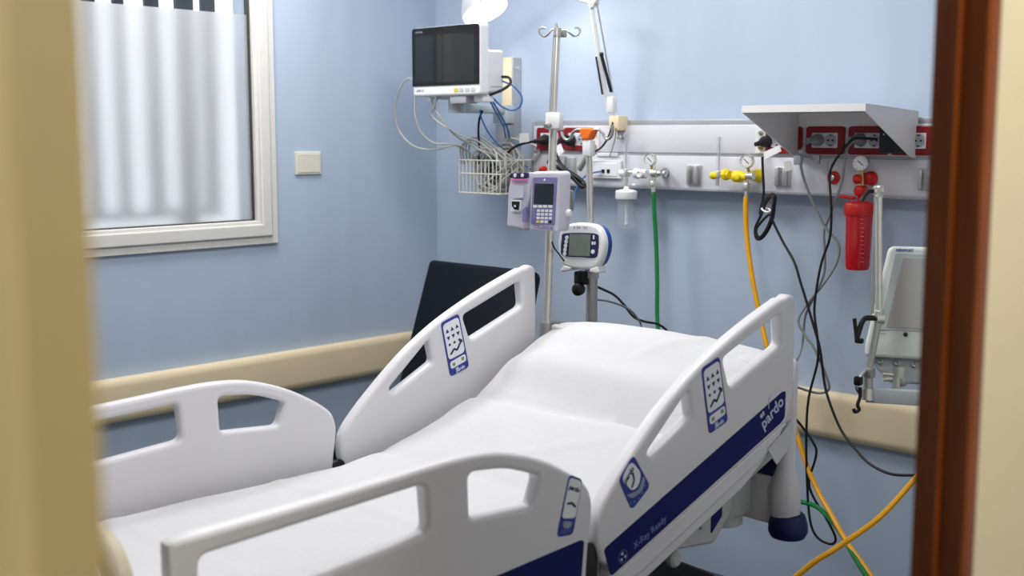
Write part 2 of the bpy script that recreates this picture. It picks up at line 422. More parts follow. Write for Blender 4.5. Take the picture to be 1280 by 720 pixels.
for x0 in (.968, 1.700):                                       # equipotential terminals
    pl = link('terminal_plate', prism(rect(x0 - .024, 1.553, x0 + .02, 1.643, .003), [], .005, .001, wallT(0, PY, 0)), 'white_plastic', pn)
    for z in (1.573, 1.622):
        link('terminal', MB().cyl((x0 + .0, PY, z), (x0, PY - .014, z), .008, n=12).cyl((x0, PY - .014, z), (x0, PY - .022, z), .004, n=10), 'brass' if z < 1.6 else 'steel_dull', pl)
# data plate
c0 = onY(742, 200, PY); c1 = onY(778, 225, PY)
dp = link('data_plate', prism(rect(c0.x, c1.z + .004, c1.x, c0.z, .004), [], .012, .003, wallT(0, PY, 0)), 'white_plastic', pn)
link('data_insert', prism(rect(c0.x + .016, c1.z + .014, c1.x - .016, c0.z - .010, .002), [], .015, .001, wallT(0, PY, 0)), 'label_white', dp)
for px_ in (754, 760.5):
    q = onY(px_, 214, PY - .015); link('data_jack', MB().box(q, (.0135, .004, .014)), 'hole_black', dp)
link('plate_cap', MB().box2((c0.x + .02, PY - .006, PZM - .012), (c1.x - .02, PY, PZM + .002), bev=.002), 'label_white', pn)
# aluminium equipment brackets on the lower channel
for a, b_ in (((860, 206), (877, 231)), ((970, 208), (989, 233)), ((1149, 211), (1168, 238))):
    p, q = onY(*a, PY), onY(*b_, PY)
    br = link('rail_bracket', MB().box2((p.x, PY - .008, q.z), (q.x, PY, p.z), bev=.002), 'aluminium', pn)
    for f in (.12, .62): link('rail_jaw', MB().box2((p.x + (q.x - p.x) * f, PY - .022, q.z + .002), (p.x + (q.x - p.x) * (f + .24), PY - .007, p.z - .002), bev=.003), 'aluminium', br)
    for f in (.25, .75): link('screw', MB().cyl(((p.x + q.x) / 2, PY - .007, q.z + (p.z - q.z) * f), ((p.x + q.x) / 2, PY - .011, q.z + (p.z - q.z) * f), .004, n=10), 'steel_dull', br)
p = onY(1043, 222, PY)                                          # free vacuum outlet
vo = link('gas_outlet', MB().lathe(p, (0, -1, 0), [(.021, 0), (.021, .010), (.017, .014), (.012, .014), (.012, .008), (0, .008)]), 'gas_red', pn)
link('outlet_valve', MB().lathe(p + Vector((0, -.008, 0)), (0, -1, 0), [(.010, 0), (.010, .012), (.006, .014), (.004, .012), (0, .012)]), 'steel', vo)
p = onY(681, 212, PY)
link('alarm_button', MB().lathe(p, (0, -1, 0), [(.014, 0), (.014, .01), (.011, .022), (.006, .028), (0, .03)]), 'gas_red', pn)
for a in (704, 205), (716, 207):
    p = onY(*a, PY); link('rail_bracket', MB().box2((p.x - .018, PY - .012, p.z - .04), (p.x + .018, PY, p.z + .03), bev=.003), 'aluminium', pn)
# bent sheet metal shelf above the panel
SD, SX0, SX1, SZ = .34, 1.836, 2.250, 1.700
sh = thing('wall_shelf', 'white bent metal shelf with triangular side brackets above the red sockets', 'shelf', ((SX0 + SX1) / 2, PY, 1.55))
yb, yf = PY - .001, PY - SD; rise = .018
def sl(y): return SZ - .012 + (yb - y) / SD * rise
me = prism([(yf, sl(yf) - .0), (yb, sl(yb)), (yb, sl(yb) - .004), (yf + .004, sl(yf) - .004), (yf + .004, sl(yf) - .022), (yf, sl(yf) - .022)], [], SX1 - SX0, 0, frame((SX0, 0, 0), (0, 1, 0), (0, 0, 1), (1, 0, 0)))
link('shelf_plate', me, 'white_plastic', sh)
for xs in (SX0 + .001, SX1 - .005):
    me = prism([(yf + .001, sl(yf) - .001), (yb, sl(yb) - .001), (yb, 1.545), (yb - .035, 1.548), (yf, sl(yf) - .022)], [], .004, 0, frame((xs, 0, 0), (0, 1, 0), (0, 0, 1), (1, 0, 0)))
    link('side_bracket', me, 'white_plastic', sh)
link('back_flange', MB().box2((SX0, PY - .003, SZ - .06), (SX1, PY, SZ - .012)), 'white_plastic', sh)

# ================================================================== the bed
bed = thing('hospital_bed', 'white electric hospital bed with four side rails and raised back section', 'hospital bed', BED_O, -BH)
def bpart(name, me, m, parent=bed): return link(name, me, m, parent, local=True)
TILT = R(20); PV, PZ = .12, .75
def footT(u): return frame((u, 0, 0), (0, 1, 0), (0, 0, 1), (1, 0, 0))
def headT(u): return frame((u, PV, PZ), (0, math.cos(TILT), math.sin(TILT)), (0, -math.sin(TILT), math.cos(TILT)), (1, 0, 0))
RTH = .036
head_top = [(-.004, -.02), (.0, .04), (.028, .088), (.09, .122), (.16, .150), (.25, .181), (.33, .202), (.43, .219), (.55, .2275), (.66, .229), (.765, .226)]
head_outline = [tuple(p) for p in (v.to_2d() for v in catmull([Vector((*p, 0)) for p in head_top], 5))]
head_outline += rounded([(.80, .224), (.823, .205), (.792, .11), (.766, .035), (.745, -.02), (.70, -.075), (.645, -.112), (.57, -.118), (.09, -.122), (.02, -.105), (.0, -.06)], .02, 4)
head_holes = [rounded([(.20, .125), (.375, .188), (.368, .122), (.213, .106)], [.012, .012, .012, .012]),
              rounded([(.510, .196), (.752, .194), (.734, .117), (.512, .117)], .016)]
foot_top = [(-.845, 1.010), (-.60, 1.016), (-.44, 1.023), (-.34, 1.028), (-.25, 1.029), (-.165, 1.020), (-.07, .991), (.01, .951), (.07, .910), (.090, .875), (.092, .835), (.082, .77), (.074, .66)]
foot_outline = [(-.853, 1.004)] + [tuple(v.to_2d()) for v in catmull([Vector((*p, 0)) for p in foot_top], 5)] + [(.06, .642), (-.845, .642), (-.853, .65)]
foot_holes = [rounded([(-.803, .975), (-.352, .996), (-.345, .905), (-.803, .872)], .018),
              rounded([(-.248, .988), (-.235, .995), (-.15, .985), (-.06, .952), (-.082, .894), (-.245, .907)], [.014, .01, .03, .014, .014, .014])]
def poly_map(pts, T, out): return prism(pts, [], out, .0004, T)
def pictograms(parent, T, box4, kind):
    """printed marks on a rail label; box4 = corner points TL TR BR BL in the rail plane"""
    tl, tr_, br, bl = [Vector((*p, 0)) for p in box4]
    def q(a, b): 
        v = tl * (1 - a) * (1 - b) + tr_ * a * (1 - b) + br * a * b + bl * (1 - a) * b
        return (v.x, v.y)
    def shape(name, ab, m, z, r=0.):
        pts = [q(*t) for t in ab]; pts = rounded(pts, r) if r else pts
        return bpart(name, prism(pts, [], .0005, 0, T @ Matrix.Translation((0, 0, z))), m, parent)
    def bar(name, a, b, w, m, z):
        A, B = Vector(q(*a)), Vector(q(*b)); d = (B - A).normalized(); nn = Vector((-d.y, d.x)) * w / 2
        return bpart(name, prism([tuple(A + nn), tuple(B + nn), tuple(B - nn), tuple(A - nn)], [], .0005, 0, T @ Matrix.Translation((0, 0, z))), m, parent)
    ex = (tr_ - tl).normalized(); ey = (tl - bl).normalized()
    def word(s_, a, b, size, m, z, shear=0.):
        p = q(a, b); TT = T @ frame((p[0], p[1], z), ex, Vector((-ex.y, ex.x, 0)), (0, 0, 1))
        return bpart('printed_word', text(s_, size, TT, .0006, .0003, shear), m, parent)
    if kind == 'pad':
        shape('key_field', [(.07, .05), (.93, .05), (.93, .70), (.07, .70)], 'label_white', .0022, .012)
        shape('light_field', [(.10, .745), (.92, .735), (.92, .865), (.10, .875)], 'label_white', .0022, .008)
        for i, a in enumerate((.24, .5, .76)):
            for b, s_ in ((.19, 1), (.33, -1)):
                shape('arrow_key', [(a - .085, b + .035 * s_), (a + .085, b + .035 * s_), (a, b - .035 * s_)], 'ink_dark', .0028)
            shape('icon', [(a - .05, .425), (a + .05, .425), (a + .05, .465), (a - .05, .465)], 'ink_dark', .0028)
        for a, b in (((.2, .62), (.42, .55)), ((.42, .55), (.55, .60)), ((.55, .60), (.78, .50))): bar('bed_icon', a, b, .006, 'ink_dark', .0028)
        c = q(.83, .48); bpart('bed_icon', MB().cyl(T @ Vector((*c, .0025)), T @ Vector((*c, .0032)), .0055, n=12), 'ink_dark', parent)
        shape('status_light', [(.2, .785), (.34, .785), (.34, .84), (.2, .84)], 'ink_green', .0028)
        shape('status_light', [(.68, .765), (.82, .765), (.82, .825), (.68, .825)], 'ink_green', .0028)
        word('es', .4, .905, .012, 'ink_white', .0022); word('pardo', .55, .945, .014, 'ink_white', .0022, .2)
    elif kind == 'dial':
        shape('dial_window', [(.10, .04), (.80, .02), (.92, .52), (.60, .68), (.30, .60)], 'label_white', .0026, .016)
        shape('dial_arc', [(.02, .50), (.22, .62), (.55, .76), (.95, .62), (.95, .74), (.62, .88), (.2, .76)], 'label_grey', .0022, .008)
        word('pardo', .45, .2, .016, 'ink_dark', .0032, .2)
        bar('bed_icon', (.62, .26), (.55, .44), .005, 'ink_dark', .0032); bar('bed_icon', (.55, .44), (.34, .52), .005, 'ink_dark', .0032)
        for a, b in ((.06, .8), (.22, .88), (.42, .93), (.62, .92), (.82, .84)):
            c = q(a, b); bpart('scale_mark', MB().cyl(T @ Vector((*c, .0018)), T @ Vector((*c, .0024)), .0024, n=8), 'ink_stripe', parent)
    else:
        shape('label_field', [(.06, .04), (.94, .04), (.94, .70), (.06, .70)], 'label_white', .0022, .01)
        word('pardo', .5, .2, .014, 'ink_dark', .0028, .2)
        bar('bed_icon', (.22, .46), (.5, .44), .005, 'ink_dark', .0028); bar('bed_icon', (.5, .44), (.82, .50), .005, 'ink_dark', .0028)
        shape('dial_arc', [(.18, .74), (.82, .76), (.72, .88), (.28, .86)], 'label_grey', .0022, .008)
        for a in (.25, .42, .58, .75): bar('scale_mark', (a, .88), (a, .95), .002, 'ink_stripe', .0022)
PAD = [(.427, .214), (.497, .210), (.479, .048), (.405, .054)]
DIAL = [(.098, .120), (.158, .148), (.185, .052), (.113, .034)]
FLAB = [(.020, .940), (.060, .921), (.032, .811), (-.016, .817)]
for side, u0, uf in ((1, .45 - RTH, .45), (-1, -.45 - RTH, -.45)):
    hr = bpart('head_side_rail', prism(head_outline, head_holes, RTH, .010, headT(u0), 3), 'bed_plastic')
    fr = bpart('foot_side_rail', prism(foot_outline, foot_holes, RTH, .010, footT(u0), 3), 'bed_plastic')
    hr['label'] = 'head end side rail with two grip openings'; fr['label'] = 'foot end side rail with two grip openings'
    T = headT(uf - .0006)
    pad = bpart('control_pad', prism(rounded(PAD, .012), [], .002, .0006, T), 'label_blue', hr); pad['label'] = 'blue and white key pad with arrow keys'
    pictograms(hr, T, PAD, 'pad')
    if side == 1:
        bpart('angle_dial', prism(rounded(DIAL, .014), [], .002, .0006, T), 'label_blue', hr); pictograms(hr, T, DIAL, 'dial')
        bpart('blue_stripe', prism(rounded([(.008, .004), (.700, .006), (.712, .0), (.690, -.060), (.672, -.066), (.008, -.066)], [.01, .01, .004, .01, .01, .01]), [], .002, .0006, T), 'navy', hr)
        bpart('lower_lip', prism([(.004, -.070), (.680, -.070), (.684, -.077), (.004, -.077)], [], .010, .003, headT(uf - .003)), 'bed_plastic', hr)
        TT = T @ frame((.645, -.022, .0022), (math.cos(.20), math.sin(.20), 0), (-math.sin(.20), math.cos(.20), 0), (0, 0, 1))
        bpart('printed_word', text('pardo', .042, TT, .0006, .0003), 'ink_white', hr)
        bpart('printed_word', text('es', .022, TT @ Matrix.Translation((-.036, .025, 0)), .0008, .0003), 'ink_white', hr)
        sw_ = MB()
        arc = [TT @ Vector((-.008 + .03 * t, .018 + .024 * math.sin(t * 2.2), .0)) for t in [i / 8 for i in range(9)]]
        sw_.tube(arc, .0011, 5, 2); bpart('printed_swoosh', sw_, 'ink_white', hr)
        TT = T @ frame((.150, -.046, .0022), (1, 0, 0), (0, 1, 0), (0, 0, 1))
        bpart('printed_word', text('X-Ray Ready', .022, TT, .0, .0003), 'ink_stripe', hr)
        rg = MB(); cc = TT @ Vector((-.095, 0, 0)); th_ = T.to_3x3()
        rg.tube([cc + th_ @ Vector((.014 * math.cos(a), .014 * math.sin(a), 0)) for a in [i * math.pi / 8 for i in range(16)]], .0006, 4, 2, closed=True)
        bpart('printed_ring', rg, 'ink_stripe', hr)
        for k in range(3):
            a0 = math.pi / 2 + k * 2 * math.pi / 3
            pts = [(.003 * math.cos(a0), .003 * math.sin(a0))] + [(.010 * math.cos(a0 + d), .010 * math.sin(a0 + d)) for d in (-.45, 0, .45)]
            bpart('printed_blade', prism(pts, [], .0005, 0, TT @ Matrix.Translation((-.095, 0, 0))), 'ink_white', hr)
        TF = footT(uf - .0006)
        bpart('rail_label', prism(rounded(FLAB, .012), [], .002, .0006, TF), 'label_blue', fr); pictograms(fr, TF, FLAB, 'foot')
        bpart('blue_stripe', prism(rounded([(-.82, .742), (.058, .794), (.066, .788), (.056, .690), (-.82, .690)], .01), [], .002, .0006, TF), 'navy', fr)
    else:
        rc = MB().tube([headT(uf) @ Vector(p) for p in ((.25, -.06, .004), (.45, -.055, .006), (.62, -.06, .004))], .006, 6)
        bpart('rail_ridge', rc, 'bed_plastic', hr)
# sheet covered mattress
def smooth(a, b, x): t = min(max((x - a) / (b - a), 0), 1); return t * t * (3 - 2 * t)
def interp(tab, x):
    if x <= tab[0][0]: return tab[0][1]
    for (a, b), (c, d) in zip(tab, tab[1:]):
        if x <= c: t = (x - a) / (c - a); return b + (d - b) * t
    return tab[-1][1]
EDGE = [(-1.0, .776), (.06, .776), (.20, .790), (.30, .815), (.55, .898), (.70, .952), (.80, 1.005), (.87, 1.045)]
def sheet_z(u, v):
    e = interp(EDGE, v); c = 1 - (abs(u) / .41) ** 4
    z = e + .012 * c
    z += .062 * smooth(.545, .645, v + .03 * u) * (.35 + .65 * (1 - (abs(u) / .43) ** 3)) * (1 - .55 * smooth(.76, .87, v))
    z += .004 * noise.noise(Vector((u * 5, v * 4, 1.7))) + .0022 * noise.noise(Vector((u * 15 + 3, v * 9, 4)))
    # cross creases and a few long soft folds
    for vc, a in ((-.12, .004), (.20, -.004), (.535, -.012), (-.55, .003)):
        z += a * math.exp(-((v - vc - .03 * u - .01 * noise.noise(Vector((u * 4, vc * 9, 0)))) / .018) ** 2)
    for (u0_, v0_, u1_, v1_, a, w_) in ((-.1, .25, .25, .52, .004, .022), (.02, .70, .16, .87, .010, .02), (.20, .66, .40, .82, .008, .03), (-.4, .66, -.1, .70, .005, .03), (-.28, .5, -.05, .3, .003, .025)):
        d = Vector((u1_ - u0_, v1_ - v0_)); t = min(max(((u - u0_) * d.x + (v - v0_) * d.y) / d.length_squared, 0), 1)
        dd = math.hypot(u - u0_ - d.x * t, v - v0_ - d.y * t); z += a * math.exp(-(dd / w_) ** 2) * math.sin(math.pi * (.1 + .8 * t))
    return z
HW = .405
mb = MB(); bm = mb.bm; NU, NV = 44, 120; V0, V1 = -.885, .865
def edge_round(t):                                              # t 0..1 across the top: rounded shoulders
    return t
grid = []
us = [-HW - .012, -HW - .011, -HW - .006, -HW + .004] + [-HW + .018 + (2 * HW - .036) * i / (NU - 1) for i in range(NU)] + [HW - .004, HW + .006, HW + .011, HW + .012]
dz = [-.15, -.05, -.022, -.007] + [0] * NU + [-.007, -.022, -.05, -.15]
for j in range(NV + 1):
    v = V0 + (V1 - V0) * j / NV; row = []
    for i, (u, dd) in enumerate(zip(us, dz)):
        uu = max(-HW, min(HW, u)); wv = .004 * noise.noise(Vector((0 if u < 0 else 5, v * 7, dd * 3)))
        row.append(bm.verts.new((u + (wv if dd else 0), v, sheet_z(uu, v) + dd + (.006 * noise.noise(Vector((u * 3, v * 14, 2))) if -.1 < dd < 0 else 0))))
    grid.append(row)
for j in range(NV):
    for i in range(len(us) - 1): bm.faces.new((grid[j][i], grid[j][i + 1], grid[j + 1][i + 1], grid[j + 1][i]))
for row, dv in ((grid[0], -.012), (grid[-1], .014)):
    low = [bm.verts.new((x.co.x, x.co.y + dv, sheet_z(0, x.co.y) - .15)) for x in row]
    mid = [bm.verts.new((x.co.x, x.co.y + dv * .8, min(x.co.z - .014, sheet_z(0, x.co.y)))) for x in row]
    for i in range(len(row) - 1):
        bm.faces.new((row[i], row[i + 1], mid[i + 1], mid[i])); bm.faces.new((mid[i], mid[i + 1], low[i + 1], low[i]))
mt = thing('mattress', 'mattress in a smooth white fitted sheet on the hospital bed', 'mattress', bedw(0, 0, .64), -BH)
ROOTM[mt.name] = BED_M @ Matrix.Translation((0, 0, .64))
def mpart(name, me, m):
    if isinstance(me, MB): me = me.mesh()
    me.transform(Matrix.Translation((0, 0, -.64))); return link(name, me, m, mt, local=True)
mpart('fitted_sheet', mb, 'sheet_white')
# tucked corner of the sheet standing up at the head end
def fold(c, du, dv, h):
    f = MB(); 
    for k in range(1): f.ball(c, 1, (du, dv, h), 14)
    for v in f.bm.verts: v.co += Vector((noise.noise(v.co * 22), noise.noise(v.co * 19 + Vector((3, 0, 0))), noise.noise(v.co * 25))) * .008
    return f
mpart('sheet_fold', fold(Vector((-.36, .85, 1.044)), .045, .03, .018), 'sheet_white')
mpart('sheet_fold', fold(Vector((.33, .83, 1.035)), .06, .05, .03), 'sheet_white')
fl = [onU(x, y, .436) for x, y in ((952, 560), (972, 538), (984, 522), (983.5, 540), (976, 562), (963, 579), (957, 570))]
mpart('sheet_corner', prism([(p.y, p.z) for p in fl][::-1], [], .003, .001, frame((.452, 0, 0), (0, 1, 0), (0, 0, 1), (1, 0, 0))), 'sheet_white')
# deck under the mattress
def slab(name, pts, u0, u1, m, bev=.006, parent=bed): return bpart(name, prism(pts, [], u1 - u0, bev, footT(u0)), m, parent)
slab('foot_deck', [(-.90, .60), (.10, .60), (.10, .628), (-.90, .628)], -.40, .40, 'bed_grey')
hd = [headT(0) @ Vector((s_, h_, 0)) for s_, h_ in ((.0, -.15), (.80, -.15), (.80, -.185), (.0, -.185))]
slab('back_deck', [(p.y, p.z) for p in hd], -.40, .40, 'bed_grey')
sd = [headT(0) @ Vector((s_, h_, 0)) for s_, h_ in ((.03, -.079), (.66, -.079), (.64, -.128), (.50, -.155), (.03, -.155))]
for s_ in (1, -1): slab('rail_carrier', [(p.y, p.z) for p in sd], .395 if s_ > 0 else -.435, .435 if s_ > 0 else -.395, 'bed_plastic')
for s_ in (1, -1): slab('frame_beam', [(-.93, .56), (.88, .56), (.88, .60), (-.93, .60)], .10 if s_ > 0 else -.15, .15 if s_ > 0 else -.10, 'black_plastic')
for v in (-.91, -.3, .3): bpart('cross_beam', MB().box((0, v, .575), (.70, .05, .05), bev=.005), 'bed_grey')
slab('under_cover', [(-.80, .36), (.86, .36), (.86, .44), (.68, .53), (.50, .575), (-.80, .575)], -.20, .20, 'black_plastic')
# bracket with a blue window below the right rail, and its knob
p0, p1, p2, p3 = onU(850, 682, .38), onU(887, 678, .38), onU(905, 640, .38), onU(905, 618, .38)
bk = [(p0.y - .02, p0.z - .002), (p1.y, p1.z), (p2.y + .01, p2.z - .0), (p3.y + .012, p3.z + .02), (p0.y - .02, p3.z + .02), (p0.y - .10, p0.z + .03)]
o = bpart('rail_bracket', prism(rounded(bk, .014), [], .05, .008, footT(.345)), 'bed_grey')
q0, q1 = onU(889, 668, .397), onU(903, 640, .397)
bpart('bracket_window', prism(rounded([(q0.y, q0.z), (q1.y, q1.z - .01), (q1.y, q1.z + .03), (q0.y, q0.z + .045)], .006), [], .004, .001, footT(.393)), 'navy', o)
k = onU(838, 697, .37); bpart('release_knob', MB().lathe(k - Vector((.02, 0, 0)), (1, 0, 0), [(.012, 0), (.014, .02), (.020, .024), (.020, .036), (.014, .042), (0, .042)], 16), 'bed_grey')
k = onU(876, 660, .397); bpart('bracket_screw', MB().cyl(k, k + Vector((.004, 0, 0)), .005, n=10), 'steel_dull', o)
# head end: posts, tube, navy panel, corner bumpers
VH = .90
for s_ in (1, -1):
    us_ = .386 * s_
    bpart('head_post', MB().lathe((us_, VH, .640), (0, 0, 1), [(.036, 0), (.040, .006), (.040, .075), (.028, .115), (.0235, .125), (.0235, .385), (.020, .405), (.012, .412), (0, .413)], 24), 'bed_plastic')
    bpart('corner_bumper', MB().lathe((us_ + .008 * s_, VH + .006, .580), (0, 0, 1), [(.030, 0), (.044, .004), (.051, .018), (.050, .04), (.043, .062), (.036, .068), (0, .068)], 24), 'bumper_navy')
    bpart('corner_bumper', MB().lathe((us_, -.955, .560), (0, 0, 1), [(.030, 0), (.044, .004), (.052, .022), (.052, .05), (.046, .075), (.040, .085), (0, .085)], 24), 'bumper_navy')
bpart('head_tube', MB().cyl((-.386, VH, 1.03), (.386, VH, 1.03), .014), 'bed_plastic')
bpart('head_panel', MB().box((0, VH, .93), (.76, .018, .16), bev=.006), 'bed_grey')
bpart('head_panel_insert', MB().box((0, VH - .004, .80), (.73, .03, .12), bev=.006), 'bumper_navy')
bpart('head_cross_member', MB().box((0, VH, .675), (.75, .035, .13), bev=.008), 'bed_plastic')
# foot board with rounded top corners
fb = [onV(112, 676, -.96), onV(150, 672, -.96)]
fw_, fz_ = .452, 1.018
tb = rounded([(-fw_, .60), (-fw_, fz_), (fw_, fz_), (fw_, .60)], [0, .10, .10, 0], 10)
bpart('foot_board_tube', MB().tube([(a, -.93, b) for a, b in tb], .021, 14, 1, smooth=False), 'bed_handle')
bpart('foot_board', prism(rounded([(-fw_ + .02, .60), (fw_ - .02, .60), (fw_ - .02, .93), (-fw_ + .02, .93)], .02), [], .02, .006, frame((0, -.92, 0), (1, 0, 0), (0, 0, 1), (0, -1, 0))), 'bed_plastic')
# lift columns, base and castors
for v in (-.55, .48):
    bpart('lift_column', MB().box((0, v, .40), (.17, .15, .32), bev=.01).box((0, v, .24), (.20, .18, .22), bev=.01), 'bed_grey')
bs = bpart('base_frame', MB().box((0, -.03, .20), (.52, 1.75, .07), bev=.015), 'black_plastic')
bpart('base_cover', MB().box((0, -.03, .25), (.44, 1.50, .06), bev=.02), 'black_plastic')
bpart('actuator_housing', MB().box((.26, .80, .69), (.10, .13, .11), bev=.012).cyl((.26, .80, .615), (.26, .80, .64), .055), 'bed_grey')
for s_ in (1, -1): bpart('gap_shade_strip', MB().box((s_ * .462 if s_ < 0 else .43, .098, .70), (.02, .05, .14), bev=.006), 'black_plastic')  # black strips added as the shade in the gap between head and foot rails
for s_ in (1, -1):
    for v in (-.86, .80):
        cs = bpart('caster_fork', MB().box((s_ * .30, v, .14), (.05, .07, .12), bev=.012).cyl((s_ * .30, v, .17), (s_ * .30, v, .215), .025), 'bed_grey')
        bpart('caster_wheel', MB().lathe((s_ * .30 - .018, v - .01, .0625), (1, 0, 0), [(.02, 0), (.055, 0), (.0625, .006), (.0625, .03), (.055, .036), (.02, .036)], 24), 'black_rubber', cs)

# ================================================================== navy recliner in the corner behind the bed
rc = thing('recliner_chair', 'dark navy vinyl recliner standing in the corner behind the far side rail', 'chair', (.63, -.6, 0))
def leanT(x): return frame((x, 0, 0), (0, 1, 0), (0, 0, 1), (1, 0, 0))
X0, X1 = .287, .855
bp = [(-.325, 1.106), (-.30, 1.098), (-.255, 1.07), (-.42, .52), (-.56, .46), (-.53, .55)]
link('backrest', prism(rounded([(-.318, 1.108), (-.235, 1.09), (-.42, .47), (-.545, .47)], [.02, .05, .03, .03]), [], X1 - X0, .022, leanT(X0), 4), 'vinyl_navy', rc)
link('seat', prism(rounded([(-.50, .33), (-.50, .45), (-.93, .47), (-.95, .36)], .03), [], X1 - X0 - .03, .02, leanT(X0 + .015), 3), 'vinyl_navy', rc)
link('seat_base', MB().box2((X0 + .04, -.92, .10), (X1 - .04, -.40, .335), bev=.015), 'vinyl_navy', rc)
for x in (X0 + .06, X1 - .06):
    for y in (-.88, -.44): link('leg', MB().cyl((x, y, 0), (x, y, .11), .022, .026), 'black_plastic', rc)
p = bedw(-.55, .66, 0)
link('recline_lever', MB().tube([(.845, -.50, .74), (.92, -.56, .80), (.985, -.60, .815)], .009, 8).ball((.985, -.60, .815), .014), 'steel_dull', rc)

# ================================================================== patient monitor on its wall mount
ch = thing('monitor_wall_mount', 'cream and metal upright wall channel carrying the patient monitor arm', 'wall mount', (.48, -.02, 1.4))
link('channel_cover', MB().box2((.452, -.052, 1.405), (.506, -.004, 1.927), bev=.002), 'bumper_beige', ch)
link('channel_rail', MB().box2((.506, -.050, 1.40), (.513, 0, 1.925), bev=.002), 'aluminium', ch)
for z in (1.885, 1.60, 1.43): link('screw', MB().cyl((.512, -.022, z), (.517, -.022, z), .007, n=12), 'steel', ch)
link('arm_clamp', MB().box2((.44, -.095, 1.66), (.52, -.045, 1.735), bev=.006), 'vent_grey', ch)
link('arm_clamp', MB().box2((.445, -.085, 1.55), (.515, -.045, 1.655), bev=.006), 'steel_dull', ch)
link('arm', MB().box2((.455, -.36, 1.700), (.51, -.08, 1.735), bev=.008), 'vent_grey', ch)
link('swivel', MB().cyl((.483, -.335, 1.70), (.483, -.335, 1.765), .035).box2((.43, -.40, 1.752), (.60, -.28, 1.768), bev=.004), 'vent_grey', ch)
MY = -.43
a = onY(515, 34.5, MY); b_ = onY(600, 118.5, MY); mx0, mx1, mz0, mz1 = a.x, b_.x, b_.z, onY(597, 28, MY).z
mo = thing('patient_monitor', 'white bedside patient monitor with switched-off black screen on the wall arm', 'monitor', ((mx0 + mx1) / 2, MY + .09, mz0))
link('front_bezel', prism(rect(mx0, mz0, mx1, mz1, .016), [], .052, .010, wallT(0, MY + .052, 0), 3), 'white_gloss', mo)
zs = mz0 + .040
link('screen_bezel', prism(rounded([(mx0 + .003, zs), (mx1 - .004, zs), (mx1 - .003, mz1 - .003), (mx0 + .003, mz1 - .003)], [.002, .002, .014, .014]), [], .006, .001, wallT(0, MY + .002, 0)), 'screen_bezel', mo)
link('screen', MB().box2((mx0 + .022, MY - .0046, zs + .012), (mx1 - .024, MY - .0035, mz1 - .034)), 'screen_black', mo)
hx0, hx1 = mx0 + .05, mx1 - .012
link('rear_housing', prism(rect(hx0, mz0 + .010, hx1, mz0 + .170, .012), [], .09, .008, wallT(0, MY + .140, 0)), 'white_plastic', mo)
link('rear_slot', MB().box2((hx1 - .002, MY + .07, mz0 + .03), (hx1 + .001, MY + .13, mz0 + .035)), 'socket_grey', mo)
link('speaker_box', MB().box2((mx0 + .20, MY + .01, mz0 - .030), (mx0 + .29, MY + .075, mz0 + .002), bev=.005), 'socket_grey', mo)
link('quick_release', MB().box2((mx1 - .065, MY + .03, mz0 - .025), (mx1 - .015, MY + .09, mz0 + .004), bev=.004), 'white_plastic', mo)
link('lead_port', MB().cyl((mx0 + .075, MY + .03, mz0 + .002), (mx0 + .075, MY + .03, mz0 - .014), .012), 'white_plastic', mo)
def mword(s_, x, z, size, m): link('printed_word', text(s_, size, wallT(x, MY - .0008, z), .0002, .0003), m, mo)
mword('mindray', mx0 + .045, mz1 - .018, .013, 'socket_grey'); link('printed_word', text('mindray', .013, wallT(mx0 + .045, MY - .0045, mz1 - .018), 0, .0003), 'label_grey', mo)
mword('ePM 12', mx0 + .045, mz0 + .022, .014, 'label_grey')
for i, (f, m_) in enumerate(((.66, 'key_yellow'), (.735, 'vent_grey'), (.82, 'vent_grey'), (.905, 'vent_grey'))):
    x = mx0 + (mx1 - mx0) * f; link('key', prism(rect(x - .0115, mz0 + .014, x + .0115, mz0 + .028, .003), [], .003, .0006, wallT(0, MY + .001, 0)), m_, mo)
# wire basket with coiled leads
bx0, bx1, by0, by1, bz0, bz1 = .425, .655, -.27, -.075, 1.385, 1.515
bk = thing('wire_basket', 'white wire basket full of coiled leads on the monitor mount', 'basket', ((bx0 + bx1) / 2, -.17, bz0))
g = MB()
for z in (bz0, (bz0 + bz1) / 2 + .012, bz1):
    g.tube(rect_pts := [Vector((bx0, by0, z)), Vector((bx1, by0, z)), Vector((bx1, by1, z)), Vector((bx0, by1, z)), Vector((bx0, by0, z))], .0028, 6, 1, smooth=False)
link('rim_wire', g, 'basket_wire', bk)
g = MB()
for i in range(12):
    x = bx0 + (bx1 - bx0) * i / 11
    g.tube([Vector((x, by0, bz1)), Vector((x, by0, bz0)), Vector((x, by1, bz0)), Vector((x, by1, bz1))], .0021, 5, 1, smooth=False)
for i in range(7):
    y = by0 + (by1 - by0) * i / 6
    g.tube([Vector((bx0, y, bz1)), Vector((bx0, y, bz0)), Vector((bx1, y, bz0)), Vector((bx1, y, bz1))], .0021, 5, 1, smooth=False)
link('upright_wires', g, 'basket_wire', bk)
link('hanger_wire', MB().tube([Vector((bx0, by1, bz1)), Vector((bx0 - .01, by1, bz1 + .06)), Vector((.46, -.06, bz1 + .09)), Vector((.50, -.06, bz1 + .09)), Vector((bx1 + .02, by1, bz1 + .05)), Vector((bx1, by1, bz1))], .003, 6, 5), 'basket_wire', bk)
link('hook_wire', MB().tube([Vector((bx1, by1 - .02, bz1)), Vector((bx1 + .045, by1 - .02, bz1 + .03))], .003, 6, 1), 'basket_wire', bk)
